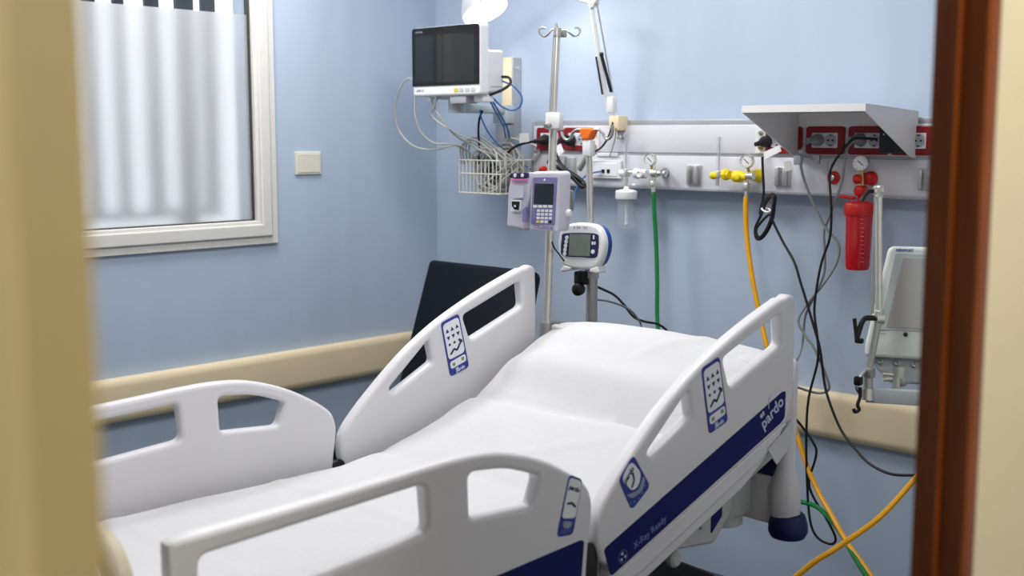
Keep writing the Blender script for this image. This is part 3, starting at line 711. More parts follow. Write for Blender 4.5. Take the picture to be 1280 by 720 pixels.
def coil(cx, cy, cz, r, turns, jit, rt, seed, n=12, flat=1.):
    rnd = random.Random(seed); pts = []
    for t in range(turns):
        dx, dy, dzz, rr = rnd.uniform(-jit, jit), rnd.uniform(-.06, .06), rnd.uniform(-jit, jit) * .6, r * rnd.uniform(.62, 1.06)
        ph = rnd.uniform(0, .6)
        for k_ in range(n):
            a_ = 2 * math.pi * k_ / n + ph
            pts.append((cx + dx + rr * math.cos(a_), cy + dy + .02 * math.sin(a_ * 2 + t), cz + dzz + rr * flat * math.sin(a_)))
    return MB().tube(pts, rt, 6, 3)
solo('coiled_leads', coil(.545, -.18, 1.478, .092, 20, .018, .0038, 3), 'lead_grey', 'thick coil of pale grey monitor leads in the wire basket', 'cable')
solo('coiled_cable', coil(.545, -.15, 1.455, .052, 6, .012, .0042, 9), 'black_rubber', 'coil of black cord inside the grey leads in the wire basket', 'cable')
# ------------------------------------------------------------------ cables: points are (pixel x, pixel y, wall distance)
def path(pts): return [p if isinstance(p, Vector) else onY(*p) for p in pts]
def cable(name, pts, r, m, label, cat='cable', group=None, raw=False): return solo(name, MB().tube(pts if raw else path(pts), r, 8, 6), m, label, cat, group)
cable('monitor_lead', [(521, 121, -.40), (514, 98, -.41), (501, 108, -.41), (494, 135, -.40), (499, 163, -.38), (518, 183, -.36), (545, 187, -.33), (568, 182, -.30), (585, 190, -.26)], .0034, 'lead_grey', 'grey lead looping widest out past the side of the patient monitor')
cable('monitor_lead', [(519, 120, -.40), (519, 145, -.40), (527, 166, -.38), (543, 179, -.35), (562, 180, -.31), (580, 184, -.28), (592, 196, -.25)], .0034, 'lead_grey', 'grey lead hanging straight from the monitor edge into the basket')
cable('monitor_lead', [(537, 121, -.40), (545, 138, -.39), (557, 156, -.37), (570, 170, -.33), (590, 182, -.28), (612, 196, -.25), (618, 215, -.23)], .0036, 'lead_grey', 'grey lead running from the monitor port down to the basket')
cable('monitor_lead', [(548, 120, -.40), (543, 133, -.40), (539, 142, -.39), (547, 152, -.38), (558, 159, -.37), (572, 168, -.33), (600, 178, -.28), (622, 198, -.24)], .003, 'lead_grey', 'thin grey lead with a small bend under the monitor')
for i, (o1, o2) in enumerate(((0, 0), (3, -5), (7, -9), (11, -11))):
    cable('lead_strand', [(577 + o1, 205, -.24 + .015 * i), (576 + o1, 184 + o2 * .4, -.25 + .015 * i), (588 + o1, 177 + o2 * .5, -.24 + .015 * i), (608 + o1, 190 + o2 * .5, -.22), (624 + o1 * .8, 202 + o2 * .4, -.21), (630, 225 + o2, -.21)], .0036, 'lead_grey', 'pale grey lead draped over the top of the full wire basket', group='leads heaped over the wire basket')
cable('mains_cable', [(627, 96, -.30), (636, 97, -.30), (638, 104, -.31), (630, 111, -.33), (614, 118, -.36), (604, 121, -.36)], .0055, 'black_rubber', 'thick black cord bending from the back of the monitor')
cable('mains_cable', [(603, 138, -.30), (599, 150, -.30), (598, 165, -.27), (599, 185, -.22), (598, 205, -.2)], .0045, 'black_rubber', 'black cord dropping from the monitor bracket into the basket')
cable('network_cable', [(627, 101, -.30), (642, 108, -.28), (652, 121, -.26), (650, 133, -.26), (640, 138, -.27), (627, 133, -.30), (615, 121, -.34)], .0034, 'cable_blue', 'blue network cable making a round loop beside the monitor')
cable('network_cable', [(612, 120, -.35), (619, 132, -.32), (627, 146, -.24), (634, 160, -.16), (637, 172, -.12)], .004, 'cable_blue', 'blue network cable slanting down from the monitor to the wall channel')
cable('network_cable', [(610, 121, -.35), (616, 133, -.32), (624, 148, -.24), (630, 160, -.17), (632, 172, -.12)], .0034, 'cable_blue', 'second blue cable slanting close beside the network cable below the monitor')
cable('network_cable', [(600, 137, -.31), (602, 148, -.30), (610, 165, -.26), (622, 180, -.2), (635, 191, -.12), (650, 203, -.10), (664, 212, -.085)], .003, 'cable_blue', 'thin blue cable crossing behind the basket to the medical panel')
def plug(name, p, d, r, m, label, cat='plug'):
    p = Vector(p); d = Vector(d)
    return solo(name, MB().lathe(p, d, [(r, 0), (r, .018), (r * .8, .03), (r * .45, .042), (r * .4, .06), (0, .061)], 16), m, label, cat)
pk = onY(684, 175, PY - .012)
plug('power_plug', pk, (-.25, -1, -.1), .021, 'black_rubber', 'round black plug in the first red socket plate beside the drip pole')
cable('mains_cable', [(678, 176, -.135), (666, 177, -.14), (652, 180, -.15), (640, 186, -.16), (632, 196, -.16), (630, 214, -.17), (629, 226, -.18)], .005, 'black_rubber', 'black mains cord with a paper tag running from red socket to basket')
def tag_at(x, y, Y, w, h, rot, label, m='paper'):
    p = onY(x, y, Y); T = wallT(*p) @ Matrix.Rotation(rot, 4, 'Z')
    return solo('paper_tag', prism(rounded([(-w, -h), (w, -h), (w, h * .8), (-w * .9, h)], .002), [], .0012, .0003, T), m, label, 'tag')
tag_at(655, 172, -.16, .026, .019, .12, 'white paper tag on the black mains cord by the basket')
pk = onY(716, 176, PY - .012)
plug('power_plug', pk, (-.3, -1, 0), .021, 'black_rubber', 'black plug in the second red socket plate behind the drip pole')
tag_at(699, 187, -.2, .018, .02, .5, 'white folded paper tag on the black cord behind the drip pole')
cable('mains_cable', [(714, 172, -.13), (703, 170, -.16), (697, 178, -.18), (696, 192, -.2), (701, 204, -.2), (710, 213, -.2), (722, 224, -.18), (730, 233, -.14)], .0045, 'black_rubber', 'black cord hanging from a tagged plug behind the drip pole')
lp = []
for k_ in range(3):
    for j, (x, y) in enumerate(((688, 197), (698, 202), (709, 212), (722, 220), (731, 229), (727, 235), (716, 224), (704, 215), (694, 209), (685, 204))):
        lp.append((x + k_ * 1.4 * (1 if j < 5 else -.3), y + k_ * 1.8 * (1 if j < 5 else -1) * (.3 if j in (0, 9) else 1), -.19 - .008 * k_))
cable('coiled_cable', lp, .004, 'black_rubber', 'flat looped bundle of black cord hanging behind the two pumps')
solo('cable_grip', MB().cyl(onY(724, 212, -.15), onY(733, 197, -.15), .011, n=14), 'grey_rubber', 'dark grey cord grip leaning behind the orange capped pole', 'cord grip')
cable('network_cable', [(752, 214, PY - .02), (742, 216, -.11), (732, 220, -.12), (724, 229, -.14), (718, 243, -.18), (716, 258, -.22), (715, 264, -.24)], .0034, 'cable_blue', 'blue network cable from the white data plate down past the pump')

# ================================================================== lit examination lamp clamped to the panel
lamp = thing('examination_lamp', 'lit white spring-arm examination lamp clamped to the medical panel', 'lamp', onY(773, 162, -.1))
c = onY(773, 154, -.085)
link('clamp', MB().box(c + Vector((0, .0, 0)), (.048, .06, .056), bev=.006), 'bumper_beige', lamp)
link('clamp_screw', MB().cyl(c + Vector((.0, 0, -.028)), c + Vector((.01, 0, -.05)), .006, n=10).cyl(c + Vector((.01, 0, -.05)), c + Vector((.012, 0, -.056)), .014, n=14), 'steel_dull', lamp)
j0 = onY(764, 141, -.10); el = onY(741, 4, -.20)
link('base_joint', MB().box(onY(765, 131, -.105), (.030, .028, .062), bev=.006).cyl(onY(766, 144, -.095), onY(768, 150, -.09), .009), 'white_plastic', lamp)
off = Vector((.030, 0, .0))
link('arm_bar', MB().cyl(onY(760, 139, -.10), onY(739, 6, -.20), .0085, n=12), 'white_gloss', lamp)
link('arm_bar', MB().cyl(onY(766, 116, -.10), onY(746, 4, -.20), .0035, n=10), 'steel', lamp)
link('spring', MB().cyl(onY(745, 71, -.165), onY(753, 118, -.13), .0035, n=10), 'black_rubber', lamp)
link('spring', MB().cyl(onY(752, 69, -.155), onY(764, 115, -.12), .006, n=10).ball(onY(752, 68, -.155), .0085), 'black_rubber', lamp)
link('elbow', MB().cyl(el + Vector((0, .012, 0)), el - Vector((0, .012, 0)), .016).box(onY(744, 1, -.2), (.03, .012, .03), bev=.003), 'steel', lamp)
hj = onY(598, -32, -.30)
link('upper_arm_bar', MB().cyl(el, hj, .006, n=10), 'white_gloss', lamp)
link('upper_arm_bar', MB().cyl(el + Vector((0, 0, .03)), hj + Vector((0, 0, .03)), .0035, n=10), 'steel', lamp)
LC = onY(607, 13.5, -.32)
vd = (CAM - LC).normalized()
LN = (vd * .22 + (RT * .40 - UP * .90).normalized() * .954).normalized()
prof = [(.090, 0), (.094, .002), (.094, .012), (.088, .03), (.072, .062), (.05, .088), (.036, .096), (.034, .13), (.026, .145), (0, .147)]
hd_ = link('lamp_shade', MB().lathe(LC, -LN, prof, 36), 'lamp_grey', lamp)
link('lit_lens', MB().lathe(LC - LN * -.001, -LN, [(.088, -.003), (.088, .001), (0, .001)], 36), 'lamp_lit', hd_)
link('head_joint', MB().cyl(LC - LN * .14, hj, .009, n=12).ball(hj, .014), 'steel', lamp)
ll = area('examination_lamp_light', LC + LN * .012, .15, 1.3, (1, .985, .95), shape='DISK')
ll.rotation_euler = (-LN).to_track_quat('Z', 'Y').to_euler()
cable('lamp_cable', [(767, 147, -.10), (765, 158, -.12), (760, 172, -.12), (752, 184, -.12), (742, 190, -.115), (733, 195, -.11)], .0038, 'black_rubber', 'black lamp cord curving down from the lamp clamp')
cable('lamp_cable', [(770, 160, -.12), (769, 172, -.10), (766, 184, -.09), (762, 195, -.08)], .002, 'steel_dull', 'thin silver wire hanging below the lamp clamp')

# ================================================================== drip pole on the bed head, infusion pump on it
base = bedw(-.47, .90, .60); dep = (bedw(-.47, .90, 1.05) - CAM).dot(FW)
lo_, mid_, top_ = at(683.5, 396, dep), at(692, 150, dep), at(697, 41, dep)
iv = thing('drip_pole', 'tall steel drip pole with curled hooks and white clamp at the bed head', 'drip pole', lo_)
link('lower_tube', MB().cyl(lo_ - (mid_ - lo_).normalized() * .30, mid_, .0125), 'steel', iv)
link('upper_tube', MB().cyl(mid_, top_, .0095), 'steel', iv)
link('inner_tube', MB().cyl(mid_ - RT * .012, top_ - RT * .010 - UP * .005, .004, n=10), 'steel_dull', iv)
ax = (top_ - mid_).normalized()
link('height_clamp', MB().box((0, 0, 0), (.046, .046, .05), bev=.004, m=Matrix.Translation(at(693, 152, dep)) @ ax.to_track_quat('Z', 'Y').to_matrix().to_4x4()), 'white_plastic', iv)
link('clamp_knob', MB().cyl(at(686, 156, dep - .035), at(682, 158, dep - .06), .010, .007, n=14), 'steel_dull', iv)
for pts in ([(697, 38), (690, 37), (686, 42), (681, 45.5), (676, 43), (674, 38), (677, 34.5), (682, 35.5)], [(701, 38), (708, 38), (713, 42), (718, 45), (723, 43), (725, 38), (722, 34.5), (718, 35)]):
    link('hook', MB().tube([at(x, y, dep + (.02 if i > 2 else 0)) for i, (x, y) in enumerate(pts)], .0032, 8, 5), 'steel_dull', iv)
link('hook_hub', MB().cyl(top_ - ax * .012, top_ + ax * .012, .013).cyl(top_, top_ + ax * .028 - RT * .006, .004, n=8).box(at(705, 43, dep), (.014, .014, .018), bev=.003), 'steel_dull', iv)
link('pole_socket', MB().cyl(at(682.5, 404, dep), at(681, 430, dep), .02).cyl(at(684, 403, dep), at(716, 404, dep + .05), .0065, n=10), 'steel_dull', iv)
IY = -.99
def ip(x, y): p = onY(x, y, IY); return (p.x, p.z)
ifp = thing('infusion_pump', 'lilac infusion pump with dark screen and keypad on the drip pole', 'infusion pump', onY(678, 289, IY + .05))
A = [ip(663.7, 214.5), ip(698.5, 214), ip(696.5, 290), ip(660.5, 287)]
link('body', prism(rounded(A[::-1], [.012, .012, .016, .016]), [], .058, .008, wallT(0, IY + .058, 0), 3), 'lilac', ifp)
def quad(pts, out, m, name, parent, r=.003, z=0., plane=IY): return link(name, prism(rounded([ip(*p) for p in pts], r), [], out, .0005, wallT(0, plane - z, 0)), m, parent)
fc = quad([(667.5, 221.5), (697, 221.5), (693.5, 281), (664.5, 280)], .004, 'lilac_dark', 'face_panel', ifp, .004, 0)
quad([(670, 229), (693.5, 229.5), (692.5, 256), (668.5, 255)], .006, 'pump_lcd', 'screen', fc, .002)
lg = ip(682, 225); link('emblem', MB().ball((lg[0], IY - .004, lg[1]), .004, (1, .4, 1), 10), 'label_white', fc)
for i, x in enumerate((670.5, 676.8, 683, 689.5)): quad([(x - 2.3, 256.3), (x + 2.3, 256.4), (x + 2.2, 259.6), (x - 2.4, 259.4)], .007, 'label_white', 'soft_key', fc, .0006)
for r_ in range(4):
    for c_ in range(5):
        x = 669.5 + c_ * 5.1 - r_ * .25; y = 263 + r_ * 4.6 + c_ * .1
        m_ = 'lilac_dark' if c_ == 0 else 'label_white'
        if r_ == 3: m_ = ('pump_violet', 'key_yellow', 'label_white', 'label_white', 'pump_lcd')[c_]
        quad([(x - 1.8, y - 1.5), (x + 1.8, y - 1.5), (x + 1.7, y + 1.6), (x - 1.9, y + 1.6)], .006, m_, 'key', fc, .001)
tp = ip(679, 284.5); link('printed_word', text('COLLEAGUE', .014, wallT(tp[0], IY - .0006, tp[1]) @ Matrix.Rotation(-.03, 4, 'Z'), .0003, .0003), 'lilac_dark', ifp)
sidew = onY(697.5, 252, IY)
link('side_knob', MB().lathe((sidew.x - .002, IY + .046, sidew.z - .035), (1, 0, 0), [(.011, 0), (.011, .006), (.008, .012), (0, .013)], 18), 'white_plastic', ifp)
link('pole_clamp', MB().box2((sidew.x - .07, IY + .05, sidew.z - .03), (sidew.x - .01, IY + .085, sidew.z + .03), bev=.005), 'steel_dull', ifp)
B = [(641, 218), (660.5, 215.5), (660, 222), (661, 246), (656, 270), (652.5, 286), (633, 283.5), (635, 236), (637, 228)]
pm = link('pump_channel', prism(rounded([ip(*p) for p in B][::-1], .005), [], .055, .006, wallT(0, IY + .055, 0), 3), 'lilac', ifp)
quad([(641.5, 216.5), (661.5, 215.8), (661.5, 222), (642, 222.5)], .012, 'ink_dark', 'key_bar', pm, .003)
for x in (647.5, 656.5): c = ip(x, 219); link('round_key', MB().cyl((c[0], IY - .010, c[1]), (c[0], IY - .014, c[1]), .006, n=14), 'label_white', pm)
quad([(641, 223.5), (661.5, 223.2), (661.5, 225.2), (641, 225.6)], .012, 'pink', 'pink_strip', pm, .0006)
quad([(643.5, 233), (657.5, 232), (656.5, 247), (642.5, 248)], .010, 'lilac', 'tube_door', pm, .003)
quad([(642, 250), (654, 250), (653, 264), (641, 264)], .010, 'label_white', 'latch', pm, .002)
quad([(643, 251.5), (652.5, 251.8), (651.5, 262.5), (646.5, 261.8), (642.8, 257)], .012, 'hole_black', 'latch_mark', pm, .0012)
c = ip(647.5, 256); link('latch_mark', MB().box((c[0], IY - .013, c[1] - .003), (.006, .003, .006)), 'label_white', pm)
quad([(656.5, 262), (660.5, 258), (660, 278), (656, 277)], .012, 'lilac_dark', 'tube_guide', pm, .002)
for x in (643, 650): c = ip(x, 286); link('foot', MB().ball((c[0], IY + .03, c[1] - .002), .008, (1, 1, .7), 10), 'socket_grey', pm)

# ================================================================== orange capped stand with the small white monitor
SY = -.69
g0 = onY(739.5, 400, SY); sx = g0.x; sxt = onY(735.5, 166, SY).x; ztop = onY(735, 166, SY).z; zth = onY(738, 345, SY).z
st = thing('drip_stand', 'steel drip stand with orange cap and wavy hooks behind the bed head', 'drip stand', (sx, SY, 0))
link('lower_tube', MB().cyl((sx, SY, .10), (sx, SY, zth), .0185), 'steel_dull', st)
link('collar', MB().cyl((sx, SY, zth - .005), (sx, SY, zth + .035), .023), 'socket_grey', st)
link('upper_tube', MB().cyl((sx, SY, zth), (sxt, SY, ztop), .0105), 'steel', st)
zl = onY(735, 195, SY).z
link('pole_label', MB().box2((sxt - .014, SY - .0135, zl), (sxt + .018, SY + .0135, ztop - .024), bev=.003), 'label_white', st)
link('orange_cap', prism(rounded([(sxt - .026, ztop + .008), (sxt - .012, ztop - .022), (sxt + .012, ztop - .022), (sxt + .028, ztop + .006), (sxt + .022, ztop + .016), (sxt - .020, ztop + .016)], .005), [], .034, .005, wallT(0, SY + .017, 0)), 'orange', st)
for pts in ([(730, 162), (722, 162), (716, 166), (714, 172), (709, 175), (704, 171), (702, 165)], [(740, 162), (748, 162), (753, 166), (756, 172), (760, 174), (764, 170), (766, 163), (765, 156)]):
    link('hook', MB().tube([onY(x, y, SY) for x, y in pts], .005, 8, 5), 'steel_dull', st)
link('base_hub', MB().cyl((sx, SY, .07), (sx, SY, .13), .035), 'black_plastic', st)
for k_ in range(5):
    a_ = 2 * math.pi * k_ / 5 + .3; e = Vector((sx + .20 * math.cos(a_), SY + .20 * math.sin(a_), .065))
    lg = link('leg', MB().cyl((sx, SY, .095), e, .014, .010, n=12), 'black_plastic', st)
    link('caster_wheel', MB().cyl(e + Vector((-.011 * math.sin(a_), .011 * math.cos(a_), -.04)), e + Vector((.011 * math.sin(a_), -.011 * math.cos(a_), -.04)), .025), 'black_rubber', lg)
FY = -.765
def fp(x, y): p = onY(x, y, FY); return (p.x, p.z)
fm = thing('feeding_pump', 'small round-cornered white pump with blue key panel on the orange capped stand', 'pump', onY(727, 338, FY + .04))
outl = [(706, 281.5), (722, 278.5), (741, 280.5), (750, 288), (754.5, 305), (751, 325), (742, 336), (722, 337), (706, 333), (699, 322), (696.5, 305), (699, 290)]
def loop(pts, f, n=4): return [tuple(v.to_2d()) for v in catmull([Vector((*f(*p), 0)) for p in pts], n, True)]
OUT = loop(outl, fp)
link('body', prism(OUT, [], .030, .010, wallT(0, FY + .030, 0), 4), 'white_gloss', fm)
cx_ = sum(p[0] for p in OUT) / len(OUT); cz_ = sum(p[1] for p in OUT) / len(OUT)
link('rear_shell', prism([(cx_ + (x - cx_) * .93, cz_ + (z - cz_) * .93) for x, z in OUT], [], .026, .006, wallT(0, FY + .055, 0), 3), 'monitor_blue', fm)
panel = loop([(705, 292), (727, 291), (746, 292.5), (748.5, 300), (748, 312), (744.5, 322), (727, 321.5), (704, 319.5), (701.5, 310), (702.5, 299)], fp)
pnl = link('key_panel', prism(panel, [], .004, .001, wallT(0, FY + .002, 0)), 'ink_dark', fm)
def fquad(pts, out, m, name, parent, r=.003): return link(name, prism(rounded([fp(*p) for p in pts], r), [], out, .0005, wallT(0, FY, 0)), m, parent)
fquad([(713, 292.5), (739, 293), (738, 320.5), (711.5, 319.5)], .004, 'monitor_lcd', 'screen', pnl)
for x, y in ((709.5, 297), (708.8, 302), (708, 307), (707.3, 312), (706.8, 317), (742, 314.5)):
    c = fp(x, y); link('round_key', MB().cyl((c[0], FY - .001, c[1]), (c[0], FY - .005, c[1]), .0068, n=14), 'label_white', pnl)
for x, y, w_, h_ in ((742.8, 296.5, .9, 2.6), (741.3, 304, .9, 1.9), (744.2, 304, .9, 1.9)): fquad([(x - w_, y - h_), (x + w_, y - h_), (x + w_, y + h_), (x - w_, y + h_)], .004, 'label_white', 'key_mark', pnl, .0006)
for i, x in enumerate((718, 722, 724.5, 730.5, 733)): fquad([(x - .6, 283), (x + .6, 283), (x + .6, 286), (x - .6, 286)], .0008, 'label_grey', 'printed_mark', fm, .0)
for pts in ([(704, 332), (714, 334), (712, 338.5), (701.5, 340), (700, 337.5)], [(737, 336), (746, 333), (748.5, 340.5), (746, 342), (736, 340)]): link('foot', prism(rounded([fp(*p) for p in pts], .004), [], .04, .004, wallT(0, FY + .04, 0)), 'white_gloss', fm)
link('pole_clamp', MB().box2((sx - .03, FY + .052, cz_ - .03), (sx + .02, SY - .009, cz_ + .03), bev=.005), 'black_plastic', fm)
ck = onY(727, 352, SY - .03)
solo('stand_clamp', MB().box(ck + Vector((0, .0, .012)), (.038, .04, .045), bev=.008).lathe(ck + Vector((.006, -.012, -.022)), (.2, -1, 0), [(.018, 0), (.020, .006), (.020, .022), (.012, .028), (0, .028)], 14), 'black_plastic', 'black clamp knob on the stand below the white pump', 'clamp')
cable('pump_cable', [(725, 338, -.72), (729, 345, -.71), (728, 352, -.71)], .003, 'grey_rubber', 'short grey cord under the white pump')
cable('pump_cable', [(741, 356, -.66), (752, 361, -.62), (768, 369, -.55), (780, 381, -.48), (792, 396, -.40), (806, 402, -.36), (824, 406, -.32), (838, 420, -.3), Vector((1.66, -.45, .86)), Vector((1.70, -.70, .80))], .0042, 'black_rubber', 'black cord running from the stand down behind the mattress')
cable('pump_cable', [(742, 374, -.66), (758, 376, -.60), (775, 381, -.55), (788, 388, -.50), (796, 397, -.45), (802, 410, -.40), Vector((1.58, -.55, .86)), Vector((1.62, -.72, .80))], .0036, 'grey_rubber', 'grey cord running from the stand down behind the mattress')
cable('pump_cable', [(690, 302, -.93), (693, 310, -.92), (699, 318, -.86), (705, 326, -.8)], .0025, 'black_rubber', 'thin black wire between the infusion pump and the white pump')

# ================================================================== gas fittings on the panel
GY = -.125
def gp(x, y, Y=GY): return onY(x, y, Y)
def gauge(parent, x, y, r, Y=GY):
    c = gp(x, y, Y); d = (Vector((.28, -1, .05))).normalized()
    g_ = link('gauge_case', MB().lathe(c + d * -.018, d, [(r * .9, 0), (r, .004), (r, .024), (r * .93, .028), (r * .88, .024), (0, .024)], 28), 'steel', parent)
    link('gauge_dial', MB().lathe(c + d * .0055, d, [(r * .88, 0), (r * .88, .0012), (0, .0012)], 28), 'dial_white', g_)
    ex = d.cross(Vector((0, 0, 1))).normalized() * -1; ey = ex.cross(d) * -1
    if ey.z < 0: ey = -ey
    q = c + d * .0075; a_ = ex * .6 - ey * .55
    link('gauge_needle', MB().tube([q - a_ * r * .55, q + a_ * r * .62], .0013, 5, 1), 'hole_black', g_)
    tk = MB()
    for k_ in range(9):
        t = R(-225 + 270 * k_ / 8); dr_ = ex * math.cos(t) + ey * math.sin(t); tk.tube([q + dr_ * r * .66, q + dr_ * r * .8], .0008, 4, 1)
    link('gauge_ticks', tk, 'hole_black', g_); return g_
YV = Vector((0, 1, 0)); XV = Vector((1, 0, 0)); ZV = Vector((0, 0, 1))
# oxygen flowmeter with humidifier
ox = thing('oxygen_flowmeter', 'clear oxygen flowmeter with white regulator and humidifier bottle on the panel', 'flowmeter', gp(785, 290))
t0, t1 = gp(782.5, 169), gp(782.5, 210)
link('flow_tube', MB().cyl(t1, t0, .0095, n=18), 'clear_plastic', ox)
link('flow_scale', MB().cyl(t1, t0, .0025, n=8), 'socket_grey', ox)
link('flow_cap', MB().cyl(t0, t0 + ZV * .004, .0098, n=18), 'clear_plastic', ox)
link('control_knob', MB().lathe(gp(783, 216.5), (-1, -.1, 0), [(.008, 0), (.013, .004), (.014, .022), (.012, .028), (0, .029)], 18), 'white_plastic', ox)
link('flow_block', MB().box(gp(783.5, 216), (.022, .022, .030), bev=.003).cyl(gp(783.5, 222), gp(782, 236), .006, n=12).cyl(gp(786, 215.5), gp(795, 215.5), .008, n=12), 'steel', ox)
rg_ = link('regulator', MB().lathe(gp(794, 217), (1, -.05, 0), [(.012, 0), (.020, .003), (.020, .012), (.017, .016), (.017, .048), (.013, .054), (0, .054)], 22), 'white_plastic', ox)
link('regulator_cap', MB().lathe(gp(800.5, 217.5, GY - .017), (0, -1, 0), [(.014, 0), (.014, .008), (.010, .010), (.008, .006), (0, .006)], 20), 'white_gloss', rg_)
gauge(ox, 812.5, 199.5, .0225)
link('gauge_stem', MB().cyl(gp(814.5, 206), gp(815, 214), .005, n=10), 'brass', ox)
link('valve_body', MB().lathe(gp(812, 216.5), (1, .15, 0), [(.010, 0), (.014, .006), (.016, .014), (.016, .03), (.010, .034), (.009, .056), (.013, .058), (.013, .066), (0, .066)], 18).cyl(gp(816.5, 219), gp(817, 240), .0085, n=12).lathe(gp(816.7, 226), (0, 0, -1), [(.009, 0), (.012, .003), (.012, .018), (.009, .022)], 6), 'steel', ox)
link('wall_probe', MB().cyl(gp(829, 216), onY(832, 216, PY), .012, n=16).lathe(onY(832, 216, PY), (0, -1, 0), [(.018, 0), (.018, .006), (.013, .008), (0, .008)], 20), 'steel_dull', ox)
hb = gp(782.5, 240)
link('humidifier_lid', MB().lathe(gp(783, 248.5), (0, 0, 1), [(.040, 0), (.0415, .004), (.0415, .026), (.036, .032), (.012, .036), (.008, .046), (0, .046)], 28).box(gp(793, 231), (.02, .012, .007), bev=.003), 'white_gloss', ox)
bt_ = link('humidifier_bottle', MB().lathe(gp(783, 249), (0, 0, -1), [(.036, 0), (.036, .010), (.033, .012), (.035, .03), (.0345, .095), (.030, .106), (.012, .110), (0, .110)], 28), 'clear_plastic', ox)
link('dip_tube', MB().cyl(gp(783, 249), gp(783, 281), .0058, n=12).ball(gp(783, 280), .008, (1, 1, 1.2), 12), 'white_plastic', bt_)
link('level_marks', MB().box(gp(776, 262) + Vector((0, -.03, 0)), (.004, .001, .0015)).box(gp(776, 267) + Vector((0, -.03, 0)), (.004, .001, .0015)).box(gp(776, 272) + Vector((0, -.03, 0)), (.004, .001, .0015)), 'blue_text', bt_)
cable('oxygen_hose', [(817, 238, GY), (817.5, 260, GY), (820, 300, GY), (821.5, 350, GY - .01), (822, 405, GY - .03), (830, 470, -.2), (852, 535, -.24), (905, 592, -.24), (960, 618, -.22), (1000, 627, -.22), (1018, 632, -.25), (1032, 643, -.28), (1050, 665, -.32), (1070, 700, -.4), (1085, 725, -.46), (1100, 770, -.52), Vector((2.28, -.66, .06)), Vector((2.36, -.85, .010))], .0078, 'hose_green', 'green oxygen hose hanging behind the bed head and reappearing below its corner', 'hose')
# medical air flowmeter
ya = thing('air_flowmeter', 'yellow medical air flowmeter with round gauge on the panel', 'flowmeter', gp(915, 240))
t0, t1 = gp(899.5, 171), gp(898.5, 213)
link('flow_tube', MB().cyl(t1, t0, .0095, n=18), 'clear_plastic', ya)
link('flow_scale', MB().cyl(t1, t0, .0025, n=8), 'socket_grey', ya)
link('control_knob', MB().lathe(gp(897, 219.5), (-1, -.15, 0), [(.010, 0), (.013, .004), (.014, .016), (.011, .025), (0, .027)], 18), 'gas_yellow', ya)
link('flow_block', MB().box(gp(899, 218), (.016, .02, .024), bev=.002).cyl(gp(897, 222), gp(896, 232), .0075, n=12), 'steel', ya)
nut = MB().lathe(gp(905, 218), (1, -.25, 0), [(.014, 0), (.020, .003), (.020, .018), (.015, .022), (.015, .03), (0, .03)], 8)
link('knurled_nut', nut, 'gas_yellow', ya)
rg_ = link('regulator', MB().lathe(gp(916.5, 220.5), (1, -.05, 0), [(.010, 0), (.018, .004), (.020, .012), (.020, .032), (.014, .044), (.012, .056), (0, .056)], 20), 'gas_yellow', ya)
link('regulator_cap', MB().lathe(gp(922, 221, GY - .019), (0, -1, 0), [(.011, 0), (.011, .005), (.008, .007), (0, .007)], 18), 'gas_yellow', rg_)
gauge(ya, 933.5, 201.5, .0235)
link('gauge_stem', MB().cyl(gp(935, 209), gp(936, 216), .005, n=10), 'brass', ya)
link('valve_body', MB().cyl(gp(934, 220), gp(942, 220), .013, n=16).cyl(gp(934, 224), gp(932.5, 248), .0065, n=12).lathe(gp(934, 228.5), (0, 0, -1), [(.010, 0), (.013, .003), (.013, .022), (.010, .026)], 6), 'steel', ya)
link('wall_outlet', MB().lathe(onY(949, 219.5, PY), (-.3, -1, 0), [(.022, 0), (.022, .010), (.018, .020), (.016, .034), (.011, .036), (0, .036)], 22), 'gas_yellow', ya)
cable('air_hose', [(932.5, 246, GY), (932, 265, GY), (934, 300, GY), (940, 345, GY - .01), (949, 390, GY - .02), (958, 430, GY - .04), (975, 490, -.18), (996, 543, -.2), (1008, 580, -.22), (1023, 615, -.25), (1040, 645, -.3), (1060, 680, -.36), (1090, 722, -.42), (1115, 770, -.5), Vector((2.32, -.6, .05)), Vector((2.42, -.75, .011))], .0085, 'hose_yellow', 'yellow air hose hanging from the yellow flowmeter down behind the bed', 'hose')
cable('air_hose', [Vector((1.95, -.98, .011)), Vector((2.02, -.95, .06)), (995, 721, -.66), (1046, 685, -.56), (1098, 648, -.42), (1140, 603, -.32), (1175, 560, -.26), Vector((2.55, -.24, .85)), Vector((2.62, -.30, 1.02))], .0085, 'hose_yellow', 'yellow hose slanting up across the lower wall past the ventilator', 'hose')
# suction unit
su = thing('suction_unit', 'red suction jar with round gauge hanging from the panel', 'suction jar', gp(1072, 336, -.15))
gauge(su, 1076, 204, .0255)
link('gauge_stem', MB().cyl(gp(1077, 212), gp(1078, 232), .0055, n=10), 'brass', su)
link('vacuum_knob', MB().lathe(gp(1078, 224), (-1, -.35, 0), [(.008, 0), (.013, .004), (.0155, .012), (.0155, .022), (.010, .028), (0, .029)], 18), 'gas_red', su)
link('wall_outlet', MB().lathe(onY(1090, 223, PY), (-.25, -1, 0), [(.023, 0), (.023, .012), (.019, .018), (.019, .03), (.012, .034), (0, .034)], 24), 'gas_red', su)
link('float_valve', MB().lathe(gp(1076, 238.5, -.13), (-.2, -1, 0), [(.014, -.02), (.018, -.014), (.018, .012), (.012, .018), (0, .019)], 20).cyl(gp(1076, 240), gp(1076, 253), .010, n=14), 'gas_red', su)
link('hose_spout', MB().cyl(gp(1050.5, 245.5, -.15), gp(1068, 247.5, -.15), .0055, n=12), 'gas_red', su)
jc = gp(1074.5, 253, -.15)
